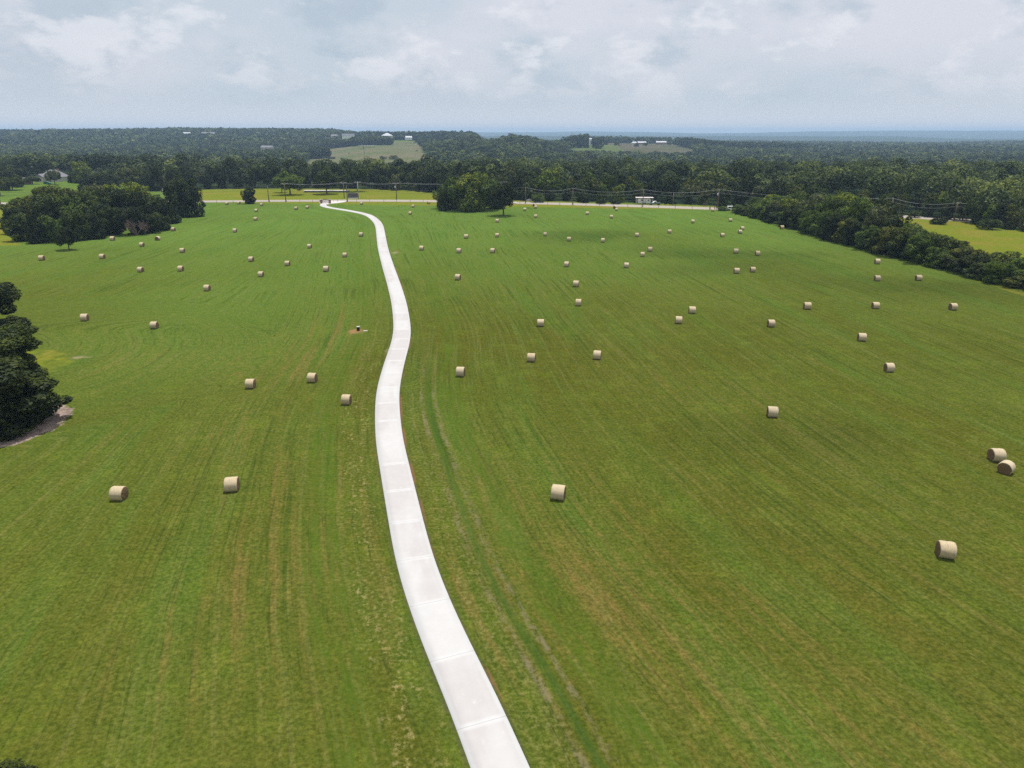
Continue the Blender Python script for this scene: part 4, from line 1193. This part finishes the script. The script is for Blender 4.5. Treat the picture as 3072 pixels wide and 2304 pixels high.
# ------------------------------------------------------------------ camper, pickup, van
def window(parent, c, d, rz=0, name='window'):
    return MB().box(c, d, rz).build(name, M['glass'], parent)
X, Y = flat(1932, 612)
o = empty('camper_trailer', (X, Y, 0), R(-2))
MB().prism([(-3.0, 0.55), (-3.15, 1.3), (-3.0, 2.75), (2.75, 2.75), (3.05, 1.9), (2.95, 0.75), (2.6, 0.55)], -1.2, 1.2).build('body', M['white'], o)
MB().box((0, -0.3, 3.15), (8.6, 3.4, 0.16)).build('shade_roof', M['pinkroof'], o)
m = MB()
for x in (-3.9, 3.9):
    for y in (-1.8, 1.2): m.tube([(x, y, 0), (x, y, 3.1)], 0.08, 6)
m.build('roof_post', M['white'], o)
for x, w in ((-1.3, 1.1), (1.9, 0.9)): window(o, (x, -1.215, 1.95), (w, 0.05, 0.6))
MB().box((0.35, -1.22, 1.55), (0.7, 0.05, 1.8)).build('door', M['metalroof'], o)
MB().box((0, -1.215, 1.12), (5.7, 0.03, 0.12)).build('stripe', M['greenpaint'], o)
for x in (-0.5, 0.4): MB().tube([(x, -1.25, 0.35), (x, -1.0, 0.35)], 0.35, 14).build('wheel', M['rubber'], o)
tag(o, 'white camper trailer under a faded flat shade roof', 'camper trailer')

def car(name, bx, by, rz, length, body, kind, label, cat):
    X, Y = flat(bx, by)
    o = empty(name, (X, Y, 0.0), rz)
    l = length / 2
    if kind == 'pickup':
        MB().prism([(-l, 0.5), (-l, 1.12), (-l + 2.0, 1.15), (-l + 2.05, 1.1), (l - 1.7, 1.12), (l - 0.15, 1.0), (l, 0.8), (l, 0.45)], -0.95, 0.95).build('body', M[body], o)
        c = MB().prism([(-l + 2.0, 1.15), (-l + 2.2, 1.82), (l - 2.5, 1.85), (l - 1.75, 1.13)], -0.86, 0.86).build('cab', M['white'], o)
        for s_ in (-1, 1): MB().prism([(-l + 2.25, 1.22), (-l + 2.38, 1.72), (l - 2.6, 1.74), (l - 2.05, 1.22)], s_ * 0.875 - 0.01, s_ * 0.875 + 0.01).build('window', M['glass'], c)
    else:
        MB().prism([(-l, 0.45), (-l, 1.05), (l - 1.1, 1.05), (l - 0.1, 0.92), (l, 0.75), (l, 0.4)], -0.97, 0.97).build('body', M[body], o)
        c = MB().prism([(-l + 0.02, 1.05), (-l + 0.18, 1.92), (l - 2.0, 1.95), (l - 1.15, 1.05)], -0.88, 0.88).build('roof', M['white'], o)
        for x0_, x1_ in ((-l + 0.35, -l + 1.5), (-l + 1.65, -l + 2.7), (-l + 2.85, l - 2.0)):
            for s_ in (-1, 1): MB().prism([(x0_, 1.15), (x0_ + 0.06, 1.75), (x1_ - 0.08, 1.75), (x1_, 1.15)], s_ * 0.893 - 0.01, s_ * 0.893 + 0.01).build('window', M['glass'], c)
    for x in (-l + 0.95, l - 0.95):
        for y in (-0.9, 0.9):
            wh_ = MB().tube([(x, y - 0.12, 0.38), (x, y + 0.12, 0.38)], 0.38, 14).build('wheel', M['rubber'], o)
    for y in (-0.7, 0.7): MB().box((l + 0.0, y, 0.78), (0.06, 0.3, 0.18)).build('headlight', M['metalroof'], o)
    tag(o, label, cat)
car('pickup_truck', 1964, 615, R(184), 5.6, 'greenpaint', 'pickup', 'dull green pickup with white cab parked beside the camper', 'pickup truck')
car('van', 2203, 631.5, R(-4), 6.6, 'white', 'van', 'long white van parked by the hedgerow end', 'van')
X, Y = flat(2115, 620)
o = empty('roadside_sign', (X, Y, 0))
MB().tube([(-0.5, 0, 0), (-0.5, 0, 1.1)], 0.06, 6).tube([(0.5, 0, 0), (0.5, 0, 1.1)], 0.06, 6).build('post', M['pole'], o)
MB().box((0, -0.08, 1.3), (2.4, 0.08, 0.7)).build('board', M['darkstone'], o)
tag(o, 'low dark board on two posts in the roadside grass', 'sign')
for k, (bx, by, l) in enumerate(((2130, 630, 'leftmost'), (2143, 630.5, 'middle'), (2148, 631, 'rightmost'))):
    X, Y = flat(bx, by)
    tag(MB().tube([(0, 0, -0.1), (0, 0, 1.9), (0, 0, 2.0)], [0.16, 0.15, 0.08], 8).build('fence_post', M['pole'], loc=(X, Y, 0)), f'{l} of three stout corner posts left of the bushy corner', 'fence post', 'stout corner posts')

# ------------------------------------------------------------------ houses
def house(px, py, L_, D_, H_, rz=0, wall='cream', roof='greyroof', label=None, kind='gable', cat='house', Z=None, XY=None, nwin=3, rise=None):
    X, Y = XY if XY else hit(px, py)
    z = float(terrain(X, Y)) if Z is None else Z
    o = empty('barn' if cat == 'barn' else 'farmhouse', (X, Y, z), rz)
    MB().box((0, 0, H_ / 2 - 0.5), (L_, D_, H_ + 1)).build('wall', M[wall], o)
    rh = rise or D_ * 0.30; e = 0.6
    m = MB()
    if kind == 'gable':
        m.v = []; 
        a = [(-L_/2 - e, -D_/2 - e, H_ - 0.1), (L_/2 + e, -D_/2 - e, H_ - 0.1), (L_/2 + e, D_/2 + e, H_ - 0.1), (-L_/2 - e, D_/2 + e, H_ - 0.1), (-L_/2 - e, 0, H_ + rh), (L_/2 + e, 0, H_ + rh)]
        m.face([a[0], a[1], a[5], a[4]]); m.face([a[2], a[3], a[4], a[5]]); m.face([a[3], a[0], a[4]], 1); m.face([a[1], a[2], a[5]], 1); m.face([a[3], a[2], a[1], a[0]])
    else:
        a = [(-L_/2 - e, -D_/2 - e, H_ - 0.1), (L_/2 + e, -D_/2 - e, H_ - 0.1), (L_/2 + e, D_/2 + e, H_ - 0.1), (-L_/2 - e, D_/2 + e, H_ - 0.1), (-L_/2 + D_/2, 0, H_ + rh), (L_/2 - D_/2, 0, H_ + rh)]
        m.face([a[0], a[1], a[5], a[4]]); m.face([a[2], a[3], a[4], a[5]]); m.face([a[3], a[0], a[4]]); m.face([a[1], a[2], a[5]]); m.face([a[3], a[2], a[1], a[0]])
    rf = m.build('roof', [M[roof], M[wall]], o)
    for k in range(nwin):
        x = -L_ / 2 + L_ * (k + 0.5) / nwin
        window(o, (x, -D_ / 2 - 0.03, H_ * 0.5), (min(1.8, L_ / nwin * 0.4), 0.12, min(1.5, H_ * 0.4)))
    MB().box((L_ * 0.06, -D_ / 2 - 0.05, 1.05), (1.1, 0.12, 2.1)).build('door', M['brick'], o)
    tag(o, label, cat)
    return o
X, Y = flat(158, 545)
h = house(0, 0, 15.5, 11, 3.4, R(-8), 'cream', 'greyroof', 'large house with grey hip roof among trees at the left', 'hip', XY=(X, Y + 3), rise=4.8)
MB().box((3.2, 1.0, 7.6), (1.0, 1.0, 2.1)).build('chimney', M['brick'], h)
MB().prism([(-3.4, 3.4), (0, 5.6), (3.4, 3.4)], -9.2, 0).build('porch_gable', M['greyroof'], h).location = (-4.6, 0, 0)
MB().box((-4.6, -7.2, 1.7), (5.6, 3.4, 3.4)).build('porch', M['cream'], h)
X, Y = flat(75, 552)
house(0, 0, 8, 6, 2.6, R(15), 'brick', 'greyroof', 'small brown shed with grey roof left of the grey-roofed house', 'gable', XY=(X, Y), cat='barn', nwin=1)
# green covered thing on the lawn
X, Y = flat(144, 552)
o = MB()
for k in range(9):
    a_ = math.pi * k / 8
o.prism([(-2.6, 0), (-2.7, 0.8), (-2.2, 1.5), (-0.8, 1.75), (1.0, 1.2), (2.3, 0.6), (2.8, 0.0)], -0.9, 0.9)
tag(o.build('tarp_cover', M['greentarp'], loc=(X, Y, 0), rz=R(-8)), 'low dark green covered shape on the lawn before the grey-roofed house', 'tarp cover')
def fh(px, Yd, L_, D_, H_, **k):
    x = (px / 3 - 512) / FPX * 0.943 * Yd
    return house(0, 0, L_, D_, H_, XY=(x, Yd), **k)
def zat(px, py, Yd):
    return top_height((px / 3 - 512) / FPX * 0.943 * Yd, Yd, py) + float(terrain((px / 3 - 512) / FPX * 0.943 * Yd, Yd))
fh(560, 2200, 20, 12, 5, rz=0.1, wall='white', roof='metalroof', label='small white-roofed farmhouse on the ridge, leftmost of the far houses', Z=zat(560, 406, 2200))
fh(625, 2180, 38, 16, 6, rz=-0.05, wall='cream', roof='greyroof', label='long pale house on the ridge, second of the far houses from left', Z=zat(625, 408, 2180), nwin=6)
fh(812, 2180, 36, 16, 5, rz=0.1, wall='cream', roof='greyroof', label='pale low house on the ridge left of the lawn strips', Z=zat(812, 411, 2180), nwin=5)
fh(1003, 1960, 16, 12, 4.5, rz=-0.3, wall='cream', roof='greyroof', label='small pale house left of the dark-roofed white house', Z=zat(1003, 413, 1960))
fh(1044, 1930, 30, 16, 6.5, rz=0.15, wall='white', roof='darkroof', label='white house with dark roof above the pale meadow', Z=zat(1046, 415, 1930), nwin=4)
fh(1161, 1950, 26, 22, 5, rz=0.0, wall='cream', roof='metalroof', label='house with bright pyramid-like metal roof before the ridge pines', kind='hip', Z=zat(1161, 413, 1950), nwin=4)
fh(1225, 1860, 15, 11, 4.5, rz=0.4, wall='white', roof='metalroof', label='small white house at the top right of the pale meadow', Z=zat(1225, 418, 1860))
fh(935, 1340, 18, 10, 4, rz=0.2, wall='white', roof='metalroof', label='white shed at the dark tree clump left of the pale meadow', Z=zat(935, 471, 1340) - 0, cat='barn')
fh(797, 1460, 22, 11, 5, rz=-0.2, wall='cream', roof='greyroof', label='pale farmhouse deep in the wood left of the meadow', Z=zat(797, 450, 1460))
fh(1782, 1000, 22, 12, 5, rz=-0.1, wall='cream', roof='greyroof', label='pale grey roof showing through the wood right of centre', Z=zat(1782, 500, 1000))
fh(1772, 1620, 4.5, 5, 12, rz=0.1, wall='white', roof='metalroof', label='tall narrow white building beside trees on the green knoll', Z=zat(1772, 434, 1620), nwin=1, cat='barn')
fh(1902, 2060, 14, 9, 3.5, rz=0, wall='white', roof='metalroof', label='left small barn at the back of the brown field', cat='barn', Z=zat(1902, 432, 2060))
fh(1927, 2050, 22, 10, 4, rz=0, wall='brick', roof='metalroof', label='barn with bright roof in the middle of the brown field row', cat='barn', Z=zat(1927, 432.5, 2050))
fh(1985, 2050, 27, 10, 4, rz=0.03, wall='brick', roof='metalroof', label='long barn with bright roof at the right of the brown field row', cat='barn', Z=zat(1985, 431.5, 2050))
# pole barn in the meadow
Yd = 1560; X = (1097 / 3 - 512) / FPX * 0.943 * Yd
zg = float(terrain(X, Yd))
o = empty('pole_barn', (X, Yd, zg))
m = MB()
for x in (-15, -7.5, 0, 7.5, 15):
    for y in (-4, 4): m.tube([(x, y, -0.5), (x, y, 4.6)], 0.2, 6)
m.build('posts', M['pole'], o)
MB().box((0, 0, 5.0), (34, 11, 0.5)).build('roof', M['metalroof'], o)
tag(o, 'open pole barn with pale flat roof at the meadow back edge', 'barn')
X, Y = hit(1093, 465)
o = empty('utility_pole', (X, Y, float(terrain(X, Y))))
MB().tube([(0, 0, -0.5), (0, 0, top_height(X, Y, 439))], 0.35, 8).build('post', M['pole'], o)
MB().box((0, 0, top_height(X, Y, 441)), (4, 0.3, 0.3)).build('crossarm', M['pole'], o)
tag(o, 'tall thin pole alone in the pale distant meadow', 'utility pole')
# scattered meadow bushes and tree bands on the ridge
mr = random.Random(9)
for px, py, w, l in ((988, 477, 18, 'left scrub patch low in the pale meadow'), (1000, 477, 16, 'right scrub patch low in the pale meadow'), (1026, 477, 10, 'single dark bush low in the pale meadow'),
                     (1047, 461, 5, 'small bush at the left middle of the pale meadow'), (1250, 453, 7, 'small bush near the right side of the pale meadow'), (1180, 478, 30, 'green scrub at the lower right of the meadow'), (1150, 478, 24, 'green scrub left of the lower right meadow scrub')):
    X, Y = hit(px, py); dep = Y * 0.943 + 11
    tree(X, Y, w / 3 * dep / FPX * 0.5, w / 3 * dep / FPX, 'bush', 'far', OLIVE if 'green' in l else DARK, l, 'bush')
def band(pts, n, h0, h1, name, label, tint, seed, size=2.2, m=60, depth=40):
    """a row of many far trees that reads as one mass"""
    rng = np.random.default_rng(seed)
    P_ = np.array(pts); s_ = np.concatenate([[0], np.cumsum(np.linalg.norm(np.diff(P_, axis=0), axis=1))])
    t = rng.random(n) * s_[-1]
    X = np.interp(t, s_, P_[:, 0]) + rng.normal(0, 3, n); Y = np.interp(t, s_, P_[:, 1]) + rng.random(n) * depth
    Z = terrain(X, Y); H = rng.uniform(h0, h1, n); Wd = H * rng.uniform(0.6, 0.9, n)
    c = rng.standard_normal((n, m, 3)); c /= np.linalg.norm(c, axis=2)[:, :, None]
    p = c * rng.uniform(0.36, 0.5, (n, m, 1))
    nn = c + rng.standard_normal((n, m, 3)) * 0.4; nn /= np.linalg.norm(nn, axis=2)[:, :, None]
    P3 = np.stack([X[:, None] + p[:, :, 0] * Wd[:, None], Y[:, None] + p[:, :, 1] * Wd[:, None], Z[:, None] + (0.52 + p[:, :, 2]) * H[:, None]], 2)
    V, F = leaf_quads(P3.reshape(-1, 3), nn.reshape(-1, 3), size, rng, 0.75)
    me = mesh_np(name, V, F, M['leafstuff']); fattr(me, 'tint', np.repeat(np.clip(rng.normal(tint, 0.08, n), 0, 1), 4 * m))
    tag(obj(name, me), label, 'woodland', kind='stuff')
band([az(1080, 2020), az(1200, 2010), az(1330, 2000), az(1440, 1990)], 260, 13, 22, 'ridge_pines', 'dark row of tall pines on the ridge behind the far houses', 0.02, 41, 3.0, 50, 120)
band([az(850, 1730), az(960, 1735), az(1080, 1725), az(1168, 1720)], 200, 14, 20, 'meadow_back_wood', 'tree band between the pale meadow and the houses', 0.22, 42, 2.4, 60, 40)
band([az(1700, 1640), az(1768, 1640)], 26, 20, 30, 'knoll_trees', 'tree group left of the white building on the green knoll', 0.15, 43, 2.2, 120, 50)
band([az(1788, 1600), az(1806, 1600)], 9, 18, 24, 'knoll_trees', 'dark trees right of the white building on the green knoll', 0.05, 44, 2.0, 120, 20)
band([az(2095, 1750), az(2230, 1760), az(2420, 1800)], 420, 20, 26, 'pine_plantation', 'dark blue pine plantation right of the brown field', 0.0, 45, 3.0, 50, 220)
band([az(1700, 2150), az(1900, 2160), az(2100, 2160)], 200, 14, 20, 'farm_back_wood', 'tree line behind the barns of the brown field', 0.25, 46, 3.0, 40, 60)
band([az(905, 1300), az(950, 1290)], 40, 15, 20, 'meadow_corner_wood', 'dark tree clump at the left corner of the pale meadow', 0.05, 47, 1.8, 100, 70)

# ------------------------------------------------------------------ clouds overhead that dapple the field (far above and outside the haze)
cw = bpy.data.materials.new('thin cloud'); cw.use_nodes = True
T = NT(cw.node_tree)
tr = T.n('ShaderNodeBsdfTransparent'); df = T.n('ShaderNodeBsdfTranslucent'); df.inputs[0].default_value = (0.9, 0.9, 0.92, 1)
mx_ = T.n('ShaderNodeMixShader'); mx_.inputs[0].default_value = 0.085
T.link(tr.outputs[0], mx_.inputs[1]); T.link(df.outputs[0], mx_.inputs[2])
o = T.n('ShaderNodeOutputMaterial'); T.link(mx_.outputs[0], o.inputs[0])
def cloud(pts, alt, label, seed):
    import bmesh
    rg = random.Random(seed)
    bm = bmesh.new()
    for (px, py, rx, ry) in pts:
        X, Y = flat(px, py)
        mt = Matrix.Translation((X + SUNV.x / SUNV.z * alt, Y + SUNV.y / SUNV.z * alt, alt)) @ Matrix.Diagonal((rx, ry, 6, 1))
        bmesh.ops.create_icosphere(bm, subdivisions=3, radius=1, matrix=mt)
    for v in bm.verts: v.co += Vector((rg.uniform(-1, 1), rg.uniform(-1, 1), rg.uniform(-.5, .5))) * 0.6
    me = bpy.data.meshes.new('cloud'); bm.to_mesh(me); bm.free(); me.materials.append(cw)
    tag(obj('cloud', me), label, 'cloud', kind='stuff')
cloud([(1690, 712, 17, 16), (1755, 703, 20, 13), (1740, 712, 11, 9), (1810, 700, 12, 9)], 900, 'thin cloud above the middle of the field', 1)
cloud([(2000, 745, 17, 10), (2110, 760, 19, 11), (2230, 772, 20, 12), (2200, 765, 30, 8), (2330, 800, 20, 8), (2480, 835, 17, 8), (2680, 852, 20, 9), (2860, 865, 20, 9), (2950, 880, 30, 12), (2120, 800, 14, 9), (2050, 815, 12, 7)], 900, 'long thin cloud above the right of the field', 2)
cloud([(2330, 1310, 15, 6), (2480, 1300, 9, 5)], 900, 'thin cloud above the near right of the field', 3)

# ------------------------------------------------------------------ haze
hz = bpy.data.materials.new('haze air'); hz.use_nodes = True
T = NT(hz.node_tree)
pv = T.n('ShaderNodeVolumePrincipled')
pv.inputs['Color'].default_value = (0.52, 0.74, 1.0, 1)
pv.inputs['Density'].default_value = 1.2e-4
pv.inputs['Anisotropy'].default_value = 0.0
o = T.n('ShaderNodeOutputMaterial'); T.link(pv.outputs[0], o.inputs['Volume'])
zmax = float(ground_me.attributes['position'].data[0].vector[2]) if False else float(gZ.max())
zmin = float(gZ.min())
zt_ = max(zmax, 62.0) + 30
o = MB().box((0, 8000, (zmin - 1 + zt_) / 2), (31600, 19200, zt_ - zmin + 1)).build('haze', hz)
tag(o, 'pale blue summer haze over the whole countryside', 'haze', kind='stuff')
